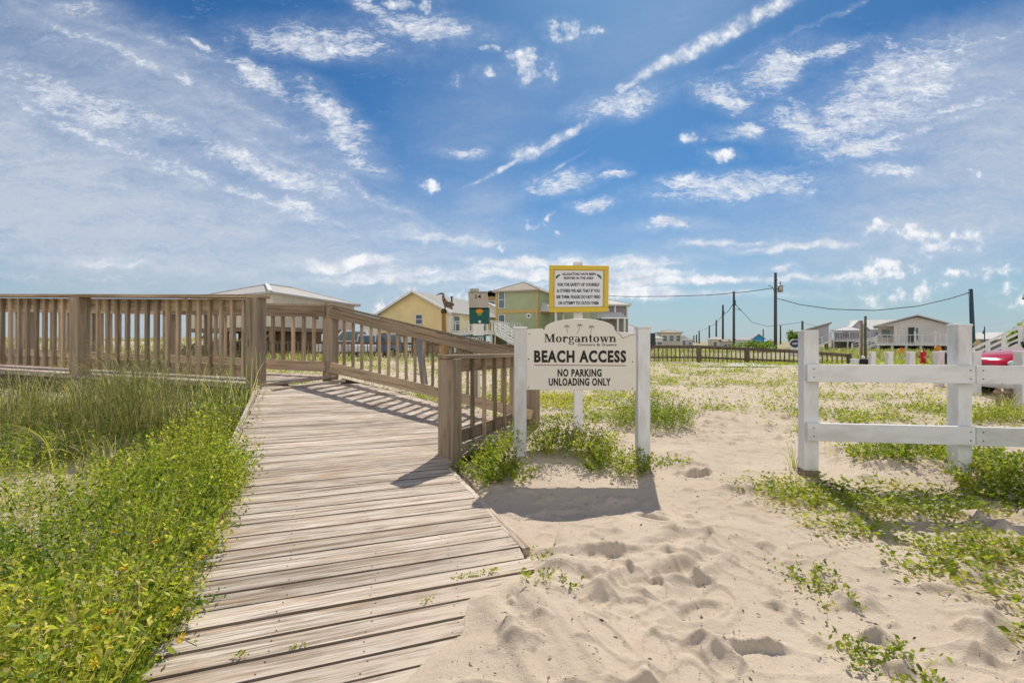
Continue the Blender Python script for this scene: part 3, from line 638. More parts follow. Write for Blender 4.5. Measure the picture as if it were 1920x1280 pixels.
def serif_word(m, px0, px1, pbase, ptop, Y):
    """'Morgantown' in a bold slab serif, drawn from strokes; unit: x-height 1, capital 1.5"""
    P = []; X = [0.0]
    def q(*pts): P.append([(X[0] + a, b) for a, b in pts])
    def stem(x, y0, y1, w=.3): q((x, y0), (x + w, y0), (x + w, y1), (x, y1))
    def ser(x0, x1, y, h=.08): q((x0, y), (x1, y), (x1, y + h), (x0, y + h))
    def ring(cx, cy, rx, ry, tx, ty, a0=0, a1=360, n=20):
        for i in range(n):
            a, b = R(a0 + (a1 - a0) * i / n), R(a0 + (a1 - a0) * (i + 1) / n)
            q((cx + rx * math.cos(a), cy + ry * math.sin(a)), (cx + rx * math.cos(b), cy + ry * math.sin(b)), (cx + (rx - tx) * math.cos(b), cy + (ry - ty) * math.sin(b)), (cx + (rx - tx) * math.cos(a), cy + (ry - ty) * math.sin(a)))
    def diag(x0, y0, x1, y1, w): q((x0, y0), (x0 + w, y0), (x1 + w, y1), (x1, y1))
    def M_(): stem(.18, 0, 1.5, .12); ser(0, .48, 0); ser(0, .5, 1.42); diag(.82, 0, .2, 1.5, .32); diag(.84, 0, 1.4, 1.5, .13); stem(1.4, 0, 1.5, .34); ser(1.26, 1.9, 0); ser(1.4, 1.9, 1.42); return 2.0
    def o_(): ring(.52, .5, .52, .54, .3, .1); return 1.12
    def r_(): stem(.12, 0, 1.0); ser(0, .6, 0); ser(0, .4, .93, .09); ring(.68, .62, .34, .42, .16, .22, 40, 175, 8); ring(.84, .8, .13, .14, .12, .13); return 1.02
    def g_(): ring(.48, .66, .42, .38, .25, .09); diag(.8, .86, .95, 1.0, .14); ring(.46, .16, .34, .2, .14, .12, 110, 265, 10); ring(.5, -.22, .5, .28, .16, .1); return 1.08
    def a_(): ring(.42, .7, .36, .34, .16, .12, 20, 165, 10); stem(.58, .1, .75); ring(.38, .28, .38, .32, .24, .09); ser(.6, 1.02, 0, .12); return 1.06
    def n_(): stem(.12, 0, 1.0); ser(0, .55, 0); ser(0, .4, .93, .09); ring(.72, .6, .36, .44, .2, .16, 15, 165, 10); stem(.8, 0, .7, .29); ser(.68, 1.24, 0); return 1.28
    def t_(): stem(.16, .15, 1.35, .28); ser(0, .66, .9, .1); ring(.46, .22, .3, .26, .22, .12, 180, 330, 8); return .76
    def w_(): diag(.42, 0, .1, 1.0, .28); diag(.5, 0, .82, 1.0, .1); diag(1.0, 0, .72, 1.0, .28); diag(1.1, 0, 1.42, 1.0, .1); ser(0, .5, .92); ser(.64, 1.08, .92); ser(1.26, 1.64, .92); return 1.62
    for ch, gap in ((M_, 0), (o_, .04), (r_, .05), (g_, .02), (a_, .05), (n_, .05), (t_, .05), (o_, .03), (w_, .02), (n_, .05)): X[0] += gap; X[0] += ch()
    s = (px1 - px0) / X[0]; k = (pbase - ptop) / 1.5
    for i, poly in enumerate(P):
        pp = [PX(px0 + a * s, pbase - b * k, Y - .0004 * (i % 4)) for a, b in poly]; m.add(pp, [tuple(range(len(pp)))])
serif_word(m, 1020.5, 1156, 641, 626, YT - .001)
ptext(m, 'Owners & Guests', 1083, 1156, 643.6, 648.2, YT, .0)
m.build('lettering', M['black'], panel)
m = MB(); m.prism([PX(1002, 683.6, YT - .0012), PX(1174, 684.6, YT - .0012), PX(1174, 685.8, YT - .0012), PX(1002, 684.8, YT - .0012)], (0, 1, 0), .001); m.build('rule_line', M['brown_ink'], panel)
m = MB()                                              # the three little palms
for (cx, h, lean) in ((1064, 13, -1), (1084, 15, 3), (1108, 12, 1)):
    b = PX(cx - lean, 625 - 0, YT - .001); t = PX(cx + lean, 625 - h, YT - .001); m.tube([b, b.lerp(t, .5) + Vector((.004 * lean, 0, 0)), t], .0022, 5)
    for dx, dz in ((-.030, -.016), (-.026, .002), (-.014, .010), (.014, .010), (.026, .002), (.030, -.016)): q = t + Vector((dx, 0, dz)); m.tube([t, t.lerp(q, .55) + Vector((0, 0, .009)), q], [.0024, .003, .001], 5)
m.build('palm_emblem', M['grey_ink'], panel)
m = MB(); m.tube([PX(1156, 621, YT), PX(1163, 628, YT), PX(1168, 634, YT)], .002, 5); m.tube([PX(1168, 634, YT), PX(1180, 629, YT), PX(1190, 626.5, YT)], .0017, 5)
for a, b in ((993, 626), (991, 673), (991, 726), (1186, 678), (1186, 728)): m.ball(PX(a, b, YT), .006, .002, .006, 6, 4)
m.build('screws_and_crack', M['dark'], panel)

# ------------------------------------------------------------------ alligator sign
YA = 6.7
AG = empty('alligator_warning_sign', (XP(1085, YA), YA, 0), 0, 'yellow framed alligator warning sign on a tall white post behind the cream sign', 'sign')
m = MB(); gz_ = gz_at(XP(1085, YA), YA); m.box((XP(1085, YA), YA + .08, (ZP(490, YA) + gz_ - .2) / 2), .118, .118, ZP(490, YA) - gz_ + .2); m.build('post', M['white'], AG, bevel=.005)
m = MB(); A, B, C_, D_ = [PX(a, b, YA) for a, b in ((1029.5, 585.5), (1140, 584.5), (1141, 498.5), (1030, 497.5))]; m.prism([A, B, C_, D_], (0, 1, 0), .02); bk_ = m.build('backboard', M['yellow'], AG, bevel=.003)
m = MB()
for iq, (a, b) in enumerate(((A, B), (B, C_), (C_, D_), (D_, A))):
    c = (A + B + C_ + D_) / 4; i0, i1 = a.lerp(c, .0), b.lerp(c, .0); off = (c - (a + b) / 2).normalized() * .03; dq = (i1 - i0).normalized() * (.0615 if iq % 2 else -.001); m.beam(i0 + off + dq - Vector((0, .0135, 0)), i1 + off - dq - Vector((0, .0135, 0)), .022, .062, up=off)
m.build('frame', M['yellow'], AG, bevel=.004)
m = MB(); m.prism([PX(a, b, YA - .004) for a, b in ((1039.5, 575.5), (1130.5, 574.5), (1131, 507), (1040, 506.5))], (0, 1, 0), .003); pn = m.build('panel', M['panelwhite'], AG)
m = MB(); YAT = YA - .0045
for body, a, b, c, d in (('ALLIGATORS HAVE BEEN', 1054, 1117, 511.5, 516), ('SIGHTED IN THE AREA', 1057, 1113, 519, 523.5), ('FOR THE SAFETY OF YOURSELF', 1045.5, 1124, 530.5, 536.5), ('& OTHERS WE ASK THAT IF YOU', 1044.5, 1124.5, 542, 548),
                         ('SEE THEM, PLEASE DO NOT FEED', 1043, 1125.5, 553.5, 560.5), ('OR ATTEMPT TO CATCH THEM', 1047, 1122, 565, 571)): ptext(m, body, a, b, c, d, YAT, .03)
m.build('lettering', M['navy'], pn)
for s, cx in ((1, 1046.5), (-1, 1123)):
    m = MB(); m.tube([PX(cx - 4.5 * s, 522.5, YAT), PX(cx - 2 * s, 518.5, YAT), PX(cx + 1.5 * s, 516, YAT), PX(cx + 4 * s, 514.5, YAT)], [.006, .014, .012, .004], 8); m.build('alligator_emblem', M['gator'], pn)

# ------------------------------------------------------------------ white rail fence on the right
YF1, YF2 = 4.23, 4.05
F1, F2 = V2(XP(1515.5, YF1), YF1), V2(XP(1799, YF2), YF2); fd = (F2 - F1).normalized(); F3 = F2 + fd * 1.17; fn = V2(fd.y, -fd.x)
WF = empty('white_rail_fence', (F1.x, F1.y, 0), 0, 'white painted two-rail timber fence at the right of the sandy path', 'fence')
fa = math.atan2(fd.y, fd.x)
for i, (p, top, w, rot) in enumerate(((F1, 619, .122, fa), (F2, 611.5, .112, fa + R(6)), (F3, 608, .112, fa))):
    g = gz_at(p.x, p.y); zt = ZP(top, (YF1, YF2, YF2)[i]); m = MB(); m.box((p.x, p.y, (zt + g - .25) / 2), w, w, zt - g + .25, rot); po = m.build('post', M['white'], WF, bevel=.005)
    if i: m = MB(); m.box((p.x, p.y, zt + .008), w * 1.08, w * 1.08, .022, rot); m.build('post_cap', M['white'], po, bevel=.006)
    else: m = MB(); m.box((p.x, p.y, (ZP(878, YF1) - .2) / 2), w + .006, w + .006, ZP(878, YF1) + .2, rot); m.build('worn_base', M['barewood'], po)
for (a, b, e0_, e1_) in ((F1, F2, -.05, .045), (F2, F3, .05, .06)):
    for zc, h in ((CAMH - .272, .148), (CAMH - .778, .152)):
        q0 = a + fd * e0_ + fn * .088; q1 = b + fd * e1_ + fn * .088; m = MB(); m.beam((q0.x, q0.y, zc), (q1.x, q1.y, zc + random.uniform(-.006, .004)), .040, h); rl = m.build('rail', M['white'], WF, bevel=.003)
        m = MB()
        for q in (q0 + fd * .05, q1 - fd * .035):
            for dz in (-.035, .035): m.ball((q.x + fn.x * .02, q.y + fn.y * .02, zc + dz), .006, .004, .006, 6, 4)
        m.build('nail_heads', M['dark'], rl)

# ------------------------------------------------------------------ pet waste station
YD = 9.3; xd = XP(895, YD)
PW = empty('pet_waste_station', (xd, YD, 0), 0, 'grey and teal pet waste bag dispenser on a pale post behind the ramp rail', 'dispenser')
m = MB(); m.box((xd, YD + .06, (ZP(560, YD) - .2) / 2), .1, .08, ZP(560, YD) + .2); m.build('post', M['trim'], PW, bevel=.004)
T = lambda a, b: PX(a, b, YD)
m = MB(); m.prism([T(880, 580), T(917, 580), T(913, 546), T(877.5, 546)], (0, 1, 0), .16); m.box(T(889, 543.3) + Vector((0, .08, 0)), .17, .1, .06); hood = m.build('dispenser_hood', plain('tan_grey_metal', (.44, .40, .33), .5), PW, bevel=.008)
m = MB(); ptext(m, '14', 891.5, 902, 552, 560, YD - .001, .02); ptext(m, 'PET WASTE', 883, 911, 547, 550, YD - .001, .01); m.build('lettering', M['black'], hood)
m = MB(); m.prism([T(880, 607), T(917, 607), T(917.5, 576), T(879.5, 576)], (0, 1, 0), .2); bx = m.build('bag_box', M['teal'], PW, bevel=.008)
m = MB(); c = T(899, 583.5); m.ball(c, .075, .006, .045, 14, 6); m.build('orange_emblem', M['orange'], bx)
m = MB(); c = T(899, 589); m.ball(c, .05, .007, .03, 12, 6); m.build('green_emblem', plain('emblem_green', (.16, .3, .06)), bx)
m = MB(); m.ball(T(899.5, 603), .028, .006, .028, 12, 6); m.build('white_button', M['trim'], bx)
m = MB(); m.box(T(897, 618) + Vector((0, .02, 0)), .21, .03, .25); m.build('notice_panel', M['trim'], PW, bevel=.003)
m = MB(); m.prism([T(866, 645), T(910.5, 645), T(910.5, 629), T(866, 629)], (0, 1, 0), .03); sp = m.build('lower_sign', M['teal'], PW, bevel=.003)
m = MB(); ptext(m, 'PET WASTE', 869, 907, 631.5, 638.5, YD - .001, .02); m.build('lettering', M['trim'], sp)

# ------------------------------------------------------------------ grey post in the sand behind the ramp
YG = 12.6; m = MB(); m.beam((XP(798, YG), YG, -.2), (XP(784, YG), YG + .1, 1.35), .13, .13); tag(m.build('grey_post', plain('grey_weathered_timber', (.17, .20, .22)), None, loc=(XP(797, YG), YG, 0)), 'leaning blue grey post in the sand behind the ramp railing', 'post')

# ------------------------------------------------------------------ pelican on its piling
YP = 21.0; xp = XP(832.5, YP)
m = MB(); zt = ZP(584, YP); m.tube([(xp, YP, -.3), (xp, YP, zt - .05)], [.115, .105], 12); PL = m.build('piling', wood('orange_piling_wood', (.42, .24, .08), (.34, .2, .08), (.16, .09, .04)), None, loc=(xp, YP, 0)); tag(PL, 'tall round wooden piling with a domed dark cap in front of yellow house', 'piling')
m = MB(); m.ball((xp, YP, zt + .0), .135, .135, .14, 12, 8); m.build('cap', plain('dark_brown_cap', (.06, .035, .02)), PL)
me = bpy.data.meshes.new('pelican_statue')
sk = [(Vector((.30, 0, -.02)), .03), (Vector((.20, 0, .08)), .085), (Vector((.08, 0, .22)), .12), (Vector((-.02, 0, .36)), .085), (Vector((-.045, 0, .46)), .05), (Vector((-.035, 0, .56)), .045), (Vector((-.07, 0, .61)), .055), (Vector((-.15, 0, .59)), .036), (Vector((-.30, 0, .545)), .016), (Vector((.03, 0, .08)), .035), (Vector((.02, 0, .0)), .03)]
me.from_pydata([v for v, _ in sk], [(0, 1), (1, 2), (2, 3), (3, 4), (4, 5), (5, 6), (6, 7), (7, 8), (2, 9), (9, 10)], [])
PEL = bpy.data.objects.new('pelican_statue', me); COL.objects.link(PEL)
PEL.modifiers.new('skin', 'SKIN')
for i, (v, r) in enumerate(sk): me.skin_vertices[0].data[i].radius = (r, r); me.skin_vertices[0].data[i].use_root = (i == 2)
ss_ = PEL.modifiers.new('sub', 'SUBSURF'); ss_.levels = 1; ss_.render_levels = 2
pm = NT('pelican_brown'); pm.col(pm.mix(pm.rng(pm.noise(pm.obj(), 9, 3), .4, .6), (.10, .065, .04), (.24, .18, .12))).rough(.7); me.materials.append(pm.m)
PEL.scale = (1.2, 1.35, 1.1); PEL.location = (xp + .02, YP, zt + .13); tag(PEL, 'brown carved pelican statue perched on top of the round piling', 'statue')
m = MB(); m.ball((xp + .2, YP - .08, zt + .3), .17, .03, .10, 10, 6); m.ball((xp + .2, YP + .08, zt + .3), .17, .03, .10, 10, 6); m.build('wing', plain('brown_wing', (.11, .085, .065)), PEL)

# ------------------------------------------------------------------ picket railing across the lot
FP = [(395, 640, 672, 35), (620, 640.5, 669.5, 35.5), (760, 642, 668.5, 35), (960, 647, 671, 33), (1215, 648, 679, 30.5), (1310, 648, 679, 30), (1400, 652, 682.5, 29), (1500, 657, 686, 28.3), (1592, 664, 692, 27.5)]
PF = empty('picket_railing', (XP(1310, 30), 30, 0), 0, 'long brown picket railing crossing the far side of the sandy lot', 'railing')
restm = MB(); npk = 0
for i in range(len(FP) - 2, -1, -1):
    (xa, ta, ba, Ya), (xb, tb_, bb, Yb) = FP[i], FP[i + 1]; A0, B0 = PX(xa, ba, Ya), PX(xb, bb, Yb); At, Bt = PX(xa, ta, Ya), PX(xb, tb_, Yb); L = (B0 - A0).length
    m = MB(); m.beam(At, Bt, .16, .06); m.beam(At - Vector((0, 0, .1)), Bt - Vector((0, 0, .1)), .05, .13); m.build('top_rail', M['farwood'], PF)
    m = MB(); la, lb = A0.lerp(At, .3), B0.lerp(Bt, .3); m.beam(la, lb, .05, .12); m.build('lower_rail', M['farwood'], PF)
    for q, qt in ((B0, Bt),) + (((A0, At),) if i == 0 else ()): m = MB(); m.beam(q - Vector((0, 0, .5)), qt + Vector((0, 0, .03)), .17, .17); m.build('post', M['farwood'], PF)
    n = int(L / .24)
    for k in range(n):
        t = 1 - (k + .5) / n; a, b = A0.lerp(B0, t), At.lerp(Bt, t); mm = MB() if npk < 96 else restm; mm.beam(a + (b - a) * .05 + Vector((0, -.05, 0)), a + (b - a) * .97 + Vector((0, -.05, 0)), .05, .05, up=(1, 0, 0))
        if npk < 96: mm.build('picket', M['farwood'], PF); npk += 1
tag(restm.build('pickets', M['farwood'], PF), kind='stuff')
# ------------------------------------------------------------------ houses
def wallbox(m, x0, x1, y0, y1, z0, z1): m.box(((x0 + x1) / 2, (y0 + y1) / 2, (z0 + z1) / 2), x1 - x0, y1 - y0, z1 - z0)
def gable(m, x0, x1, y0, y1, z, rise, oh=.35, th=.12, axis='y'):
    """gable roof slabs with the ridge along local y (or x)"""
    if axis == 'y':
        xm = (x0 + x1) / 2; k = rise / ((x1 - x0) / 2); a0, a1 = y0 - oh, y1 + oh
        for s, xe in ((-1, x0 - oh), (1, x1 + oh)):
            ze = z - k * oh; m.add([(xm, a0, z + rise), (xm, a1, z + rise), (xe, a1, ze), (xe, a0, ze), (xm, a0, z + rise + th), (xm, a1, z + rise + th), (xe, a1, ze + th), (xe, a0, ze + th)],
                [(0, 1, 2, 3), (7, 6, 5, 4), (0, 3, 7, 4), (3, 2, 6, 7), (2, 1, 5, 6), (1, 0, 4, 5)], [(v, 0, 0) for v in (a0, a1, a1, a0) * 2])
    else:
        ym = (y0 + y1) / 2; k = rise / ((y1 - y0) / 2); a0, a1 = x0 - oh, x1 + oh
        for s, ye in ((-1, y0 - oh), (1, y1 + oh)):
            ze = z - k * oh; m.add([(a0, ym, z + rise), (a1, ym, z + rise), (a1, ye, ze), (a0, ye, ze), (a0, ym, z + rise + th), (a1, ym, z + rise + th), (a1, ye, ze + th), (a0, ye, ze + th)],
                [(0, 1, 2, 3), (7, 6, 5, 4), (0, 3, 7, 4), (3, 2, 6, 7), (2, 1, 5, 6), (1, 0, 4, 5)], [(v, 0, 0) for v in (a0, a1, a1, a0) * 2])
def gable_end(m, x0, x1, y, z, rise, th=.1, axis='y'):
    if axis == 'y': m.prism([(x0, y, z), (x1, y, z), ((x0 + x1) / 2, y, z + rise)], (0, 1, 0), th)
    else: m.prism([(y, x0, z), (y, x1, z), (y, (x0 + x1) / 2, z + rise)], (1, 0, 0), th)
def hip(m, x0, x1, y0, y1, z, rise, oh=.4, th=.14):
    x0 -= oh; x1 += oh; y0 -= oh; y1 += oh; w, d = x1 - x0, y1 - y0; h = min(w, d) / 2
    if d >= w: r0, r1 = ((x0 + x1) / 2, y0 + h), ((x0 + x1) / 2, y1 - h)
    else: r0, r1 = (x0 + h, (y0 + y1) / 2), (x1 - h, (y0 + y1) / 2)
    c = [(x0, y0), (x1, y0), (x1, y1), (x0, y1)]; vs = [(*p, z) for p in c] + [(*p, z + th) for p in c] + [(*r0, z + th + rise), (*r1, z + th + rise)]
    fs = [(3, 2, 1, 0), (0, 1, 5, 4), (1, 2, 6, 5), (2, 3, 7, 6), (3, 0, 4, 7)]
    fs += [(4, 5, 8), (5, 6, 9, 8), (6, 7, 9), (7, 4, 8, 9)] if d >= w else [(4, 5, 9, 8), (5, 6, 9), (6, 7, 8, 9), (7, 4, 8)]
    m.add(vs, fs, [(v[0] + v[1] * 1.0, v[2], 0) for v in vs])
    m.tube([vs[8], vs[9]], .07, 6)
    for i, j in ((4, 8), (5, 8 if d >= w else 9), (6, 9), (7, 9 if d >= w else 8)): m.tube([vs[i], vs[j]], .06, 6)
def house(name, loc, rz, label, cat='house', group=None): return empty(name, (loc[0], loc[1], 0), rz, label, cat, group)
def part(name, m, mat, root, bevel=0.0): return m.build(name, mat, root, world=False, bevel=bevel)
def window(root, x, y, z, w, h, face='f', shut=None):
    """window centred on a wall face: frame (part) with a pane (sub-part)"""
    m = MB(); g = MB(); t = .07
    for a, b, c, d in ((-w / 2, w / 2, h / 2, h / 2 + t), (-w / 2, w / 2, -h / 2 - t, -h / 2), (-w / 2 - t, -w / 2, -h / 2 - t, h / 2 + t), (w / 2, w / 2 + t, -h / 2 - t, h / 2 + t), (-w / 2, w / 2, -.03, .03)):
        if face == 'f': m.box((x + (a + b) / 2, y - .04, z + (c + d) / 2), b - a, .1, d - c)
        else: m.box((x + (.04 if face == 'r' else -.04), y + (a + b) / 2, z + (c + d) / 2), .1, b - a, d - c)
    if face == 'f': g.box((x, y - .015, z), w, .05, h)
    else: g.box((x + (.015 if face == 'r' else -.015), y, z), .05, w, h)
    f = part('window', m, M['trim'], root); part('pane', g, shut or M['glass'], f); return f
def door(root, x, y, z, w, h, mat, face='f'):
    m = MB(); m.box((x, y - .03, z + h / 2), w, .08, h) if face == 'f' else m.box((x + (.03 if face == 'r' else -.03), y, z + h / 2), .08, w, h)
    d = part('door', m, mat, root); k = MB(); k.ball((x + w * .38, y - .09, z + h * .48) if face == 'f' else (x, y - .09, z + h * .48), .04, .04, .04, 6, 4); part('handle', k, M['galv'], d)
def pilings(root, x0, x1, y0, y1, z, nx, ny, mat, r=.14, brace=False):
    for i in range(nx):
        for j in range(ny):
            m = MB(); m.box((x0 + (x1 - x0) * i / max(nx - 1, 1), y0 + (y1 - y0) * j / max(ny - 1, 1), (z - .6) / 2), r * 2, r * 2, z + .6); part('piling', m, mat, root)
    if brace:
        for i in range(nx - 1):
            m = MB(); xa, xb = x0 + (x1 - x0) * i / (nx - 1), x0 + (x1 - x0) * (i + 1) / (nx - 1); m.beam((xa, y0, z - .2), (xb, y0, .4), .08, .16); part('brace', m, mat, root)
def deckrail(root, pts, z, h, mat, step=.45, name='deck_railing'):
    m = MB()
    for (a, b) in zip(pts[:-1], pts[1:]):
        A, B = Vector((*a, z)), Vector((*b, z)); L = (B - A).length; n = max(2, int(L / step)); up = Vector((0, 0, h)); m.beam(A + up, B + up, .1, .07); m.beam(A + up * .12, B + up * .12, .06, .07)
        for k in range(n + 1): p = A.lerp(B, k / n); wdt = .11 if k % 4 == 0 else .045; m.beam(p, p + up * (1.03 if k % 4 == 0 else 1), wdt, wdt, up=(0, 1, 0))
    return part(name, m, mat, root)
def stairs(root, a, b, w, mat, n=9, rail=True, across=(0, 1, 0)):
    """flight from top point a to foot b"""
    a, b = Vector(a), Vector(b); s = Vector(across); m = MB()
    for o in (-.5, .5): m.beam(a + s * w * o, b + s * w * o, .08, .28)
    for k in range(n): p = a.lerp(b, (k + .5) / n); m.beam(p - s * w / 2, p + s * w / 2, .28, .05)
    f = part('stairs', m, mat, root)
    if rail:
        r = MB()
        for o in (-.5, .5):
            for hh in (.35, .65, .95): r.beam(a + s * w * o + Vector((0, 0, hh)), b + s * w * o + Vector((0, 0, hh)), .06, .07)
            for k in range(4): p = a.lerp(b, k / 3) + s * w * o; r.beam(p, p + Vector((0, 0, 1.0)), .08, .08, up=(0, 1, 0))
        part('handrail', r, mat, f)
S = {k: siding(k + '_siding', c) for k, c in dict(cream=(.72, .66, .54), yellow=(.90, .72, .37), green=(.43, .48, .29), grey=(.30, .28, .29), pink=(.70, .64, .61), lav=(.52, .50, .56), beige=(.58, .53, .44), blue=(.03, .30, .62), white=(.76, .75, .73), sage=(.38, .42, .34)).items()}
RF = {k: ribbed(k + '_roof', c) for k, c in dict(white=(.66, .65, .62), grey=(.50, .48, .46), shingle=(.37, .36, .34), tan=(.46, .40, .33), dark=(.2, .19, .18)).items()}
RB_ = {k: c for k, c in RF.items()}
band = plain('tan_band', (.62, .42, .14)); pil = plain('piling_timber', (.27, .20, .14), .9)

# white hip-roofed house behind the boardwalk, left
H1 = house('white_house', (-18.45, 37), R(0), 'cream house with white hip roof raised on dark pilings behind boardwalk')
zf, ze = ZP(612, 37), ZP(551, 37); CN = [(-11.8, 7.5), (0, 0), (2.0, 13), (-9.8, 20.5)]
m = MB(); m.add([(*p, zf) for p in CN] + [(*p, ze) for p in CN], [(3, 2, 1, 0), (4, 5, 6, 7), (0, 1, 5, 4), (1, 2, 6, 5), (2, 3, 7, 6), (3, 0, 4, 7)]); part('wall', m, S['cream'], H1)
m = MB(); c = [(-12.3, 7.3), (.1, -.55), (2.6, 13.3), (-10.0, 21.1)]; vs = [(*p, ze) for p in c] + [(*p, ze + .16) for p in c] + [(-5.2, 9.3, ZP(533, 46.3)), (-4.2, 12.3, ZP(533, 46.3))]
m.add(vs, [(3, 2, 1, 0), (0, 1, 5, 4), (1, 2, 6, 5), (2, 3, 7, 6), (3, 0, 4, 7), (4, 5, 8), (5, 6, 9, 8), (6, 7, 9), (7, 4, 8, 9)], [(v[0] + v[1] * .8, 0, 0) for v in vs]); RH = part('roof', m, RF['grey'], H1)
m = MB()
for i, j in ((4, 8), (5, 8), (6, 9), (7, 9), (8, 9)): m.beam(Vector(vs[i]) + Vector((0, 0, .05)), Vector(vs[j]) + Vector((0, 0, .05)), .32, .08)
part('ridge_cap', m, M['trim'], RH)
for t in (.25, .5, .8):
    x, y = CN[1][0] + (CN[0][0] - CN[1][0]) * t, CN[1][1] + (CN[0][1] - CN[1][1]) * t; m = MB(); d_ = Vector((CN[0][0], CN[0][1], 0)).normalized(); n_ = Vector((d_.y, -d_.x, 0)); n_ = n_ if n_.y < 0 else -n_; p = Vector((x, y, zf + 1.4)) + n_ * .03
    m.beam(p - d_ * .45, p + d_ * .45, .08, 1.4); f = part('window', m, M['trim'], H1); m = MB(); p = p + n_ * .03; m.beam(p - d_ * .36, p + d_ * .36, .06, 1.2); part('pane', m, M['glass'], f)
m = MB(); m.prism([(p[0] * .99, p[1] * .99 + .1, zf - .32) for p in CN], (0, 0, 1), .3); part('floor_beam', m, pil, H1)
for u in (0, .33, .66, 1):
    for v_ in (.02, .25, .5, .75, .98):
        x = CN[1][0] + (CN[0][0] - CN[1][0]) * v_ + (CN[2][0] - CN[1][0]) * u; y = CN[1][1] + (CN[0][1] - CN[1][1]) * v_ + (CN[2][1] - CN[1][1]) * u + .2; m = MB(); m.box((x, y, (zf - .9) / 2), .3, .3, zf + .3); part('piling', m, pil, H1)
for v_ in (.02, .25, .5, .75): a_, b_ = [Vector((CN[1][0] + (CN[0][0] - CN[1][0]) * q, CN[1][1] + (CN[0][1] - CN[1][1]) * q + .2, 0)) for q in (v_, v_ + .23)]; m = MB(); m.beam(a_ + Vector((0, 0, zf - .5)), b_ + Vector((0, 0, .5)), .08, .16); part('brace', m, pil, H1)
m = MB(); wallbox(m, -5.5, -1.0, 8.0, 12.0, -.3, zf - .35); part('storage_room', m, plain('brown_board', (.34, .26, .19)), H1)
for y in (2.5, 6.0, 9.6): window(H1, 2.0 * y / 13 + .02, y, zf + 1.4, .9, 1.2, 'r')

# pale house beyond the parked cars
H2 = house('pale_house', (-14.6, 62), R(-12), 'pale blue white house glimpsed behind the parked cars and ramp balusters')
m = MB(); wallbox(m, -5, 2.0, 0, 8, 1.2, 3.6); part('wall', m, S['white'], H2); m = MB(); gable(m, -5, 2, 0, 8, 3.6, .7); part('roof', m, RF['white'], H2); window(H2, -2.2, 0, 2.4, 1.0, 1.2); window(H2, .3, 0, 2.4, 1.0, 1.2); pilings(H2, -4.8, 1.8, .2, 7.5, 1.2, 4, 2, pil)

# yellow gable house
YH = house('yellow_house', (-5.72, 44), R(-20.8), 'yellow gabled house with grey shingle roof and vent pipe, left of the dispenser')
zf, ze, rise = ZP(623, 44), ZP(584, 44), 1.95
m = MB(); wallbox(m, -7.5, 0, 0, 11, zf, ze); gable_end(m, -7.5, 0, 0, ze, rise); gable_end(m, -7.5, 0, 10.9, ze, rise); part('wall', m, S['yellow'], YH)
m = MB(); gable(m, -7.5, 0, 0, 11, ze, rise, .4, .1); rf = part('roof', m, RF['shingle'], YH); m = MB(); m.tube([(-1.9, 4, ze + .6), (-1.9, 4, ze + 1.75)], .09, 8); m.ball((-1.9, 4, ze + 1.75), .14, .14, .1, 8, 5); part('vent_pipe', m, M['darkgrey'], rf)
m = MB()
for s in (-1, 1): m.beam((-3.75, -.42, ze + rise + .03), (-3.75 + s * 4.15, -.42, ze + .03 - .2), .06, .2)
part('verge_board', m, M['trim'], YH)
window(YH, -3.2, 0, zf + 1.25, .65, .8); window(YH, -3.75, 0, zf + .5, .5, .5, 'f', plain('blue_pane', (.05, .16, .28), .3)); window(YH, 0, 1.3, zf + .85, 1.2, 1.35, 'r'); window(YH, 0, 4.2, zf + .8, .5, 1.1, 'r'); window(YH, 0, 7.5, zf + .9, 1.0, 1.2, 'r')
m = MB(); m.box((.05, 0, (zf + ze) / 2), .2, .2, ze - zf); part('corner_board', m, M['trim'], YH)
pilings(YH, -7.3, -.2, .3, 10.5, zf - .1, 4, 3, pil); m = MB(); wallbox(m, -5.5, -1.5, 3, 8, -.2, zf - .2); part('storage_room', m, S['yellow'], YH)
m = MB(); m.box((2.1, 4.6, zf - .1), 4.2, 9.2, .2); part('porch_deck', m, M['trim'], YH)
deckrail(YH, [(0.1, .1), (4.2, .1), (4.2, 9.0)], zf, 1.0, M['trim']); pilings(YH, .4, 4.0, .3, 8.8, zf - .2, 2, 3, M['trim'], .1)
stairs(YH, (4.3, 1.2, zf - .1), (7.6, 1.2, .2), 1.3, M['trim'], 9); m = MB(); m.tube([(2.9, 2.6, .0), (2.9, 2.6, 1.2)], .3, 10); part('water_tank', m, plain('brown_tank', (.16, .08, .04)), YH)

# small white cottage with a red door between the yellow and green houses
H3 = house('white_cottage', (-2.45, 62), R(-10), 'small white cottage with dark red door between yellow and green houses')
m = MB(); wallbox(m, -3.5, 1.3, 0, 6, 2.0, 5.1); gable_end(m, -3.5, 1.3, 0, 5.1, 1.2); part('wall', m, S['white'], H3); m = MB(); gable(m, -3.5, 1.3, 0, 6, 5.1, 1.2); part('roof', m, RF['white'], H3); door(H3, .6, 0, 2.2, .8, 2.1, plain('dark_red_door', (.22, .03, .03))); pilings(H3, -3.3, 1.1, .2, 5.6, 2.0, 3, 2, M['trim'])
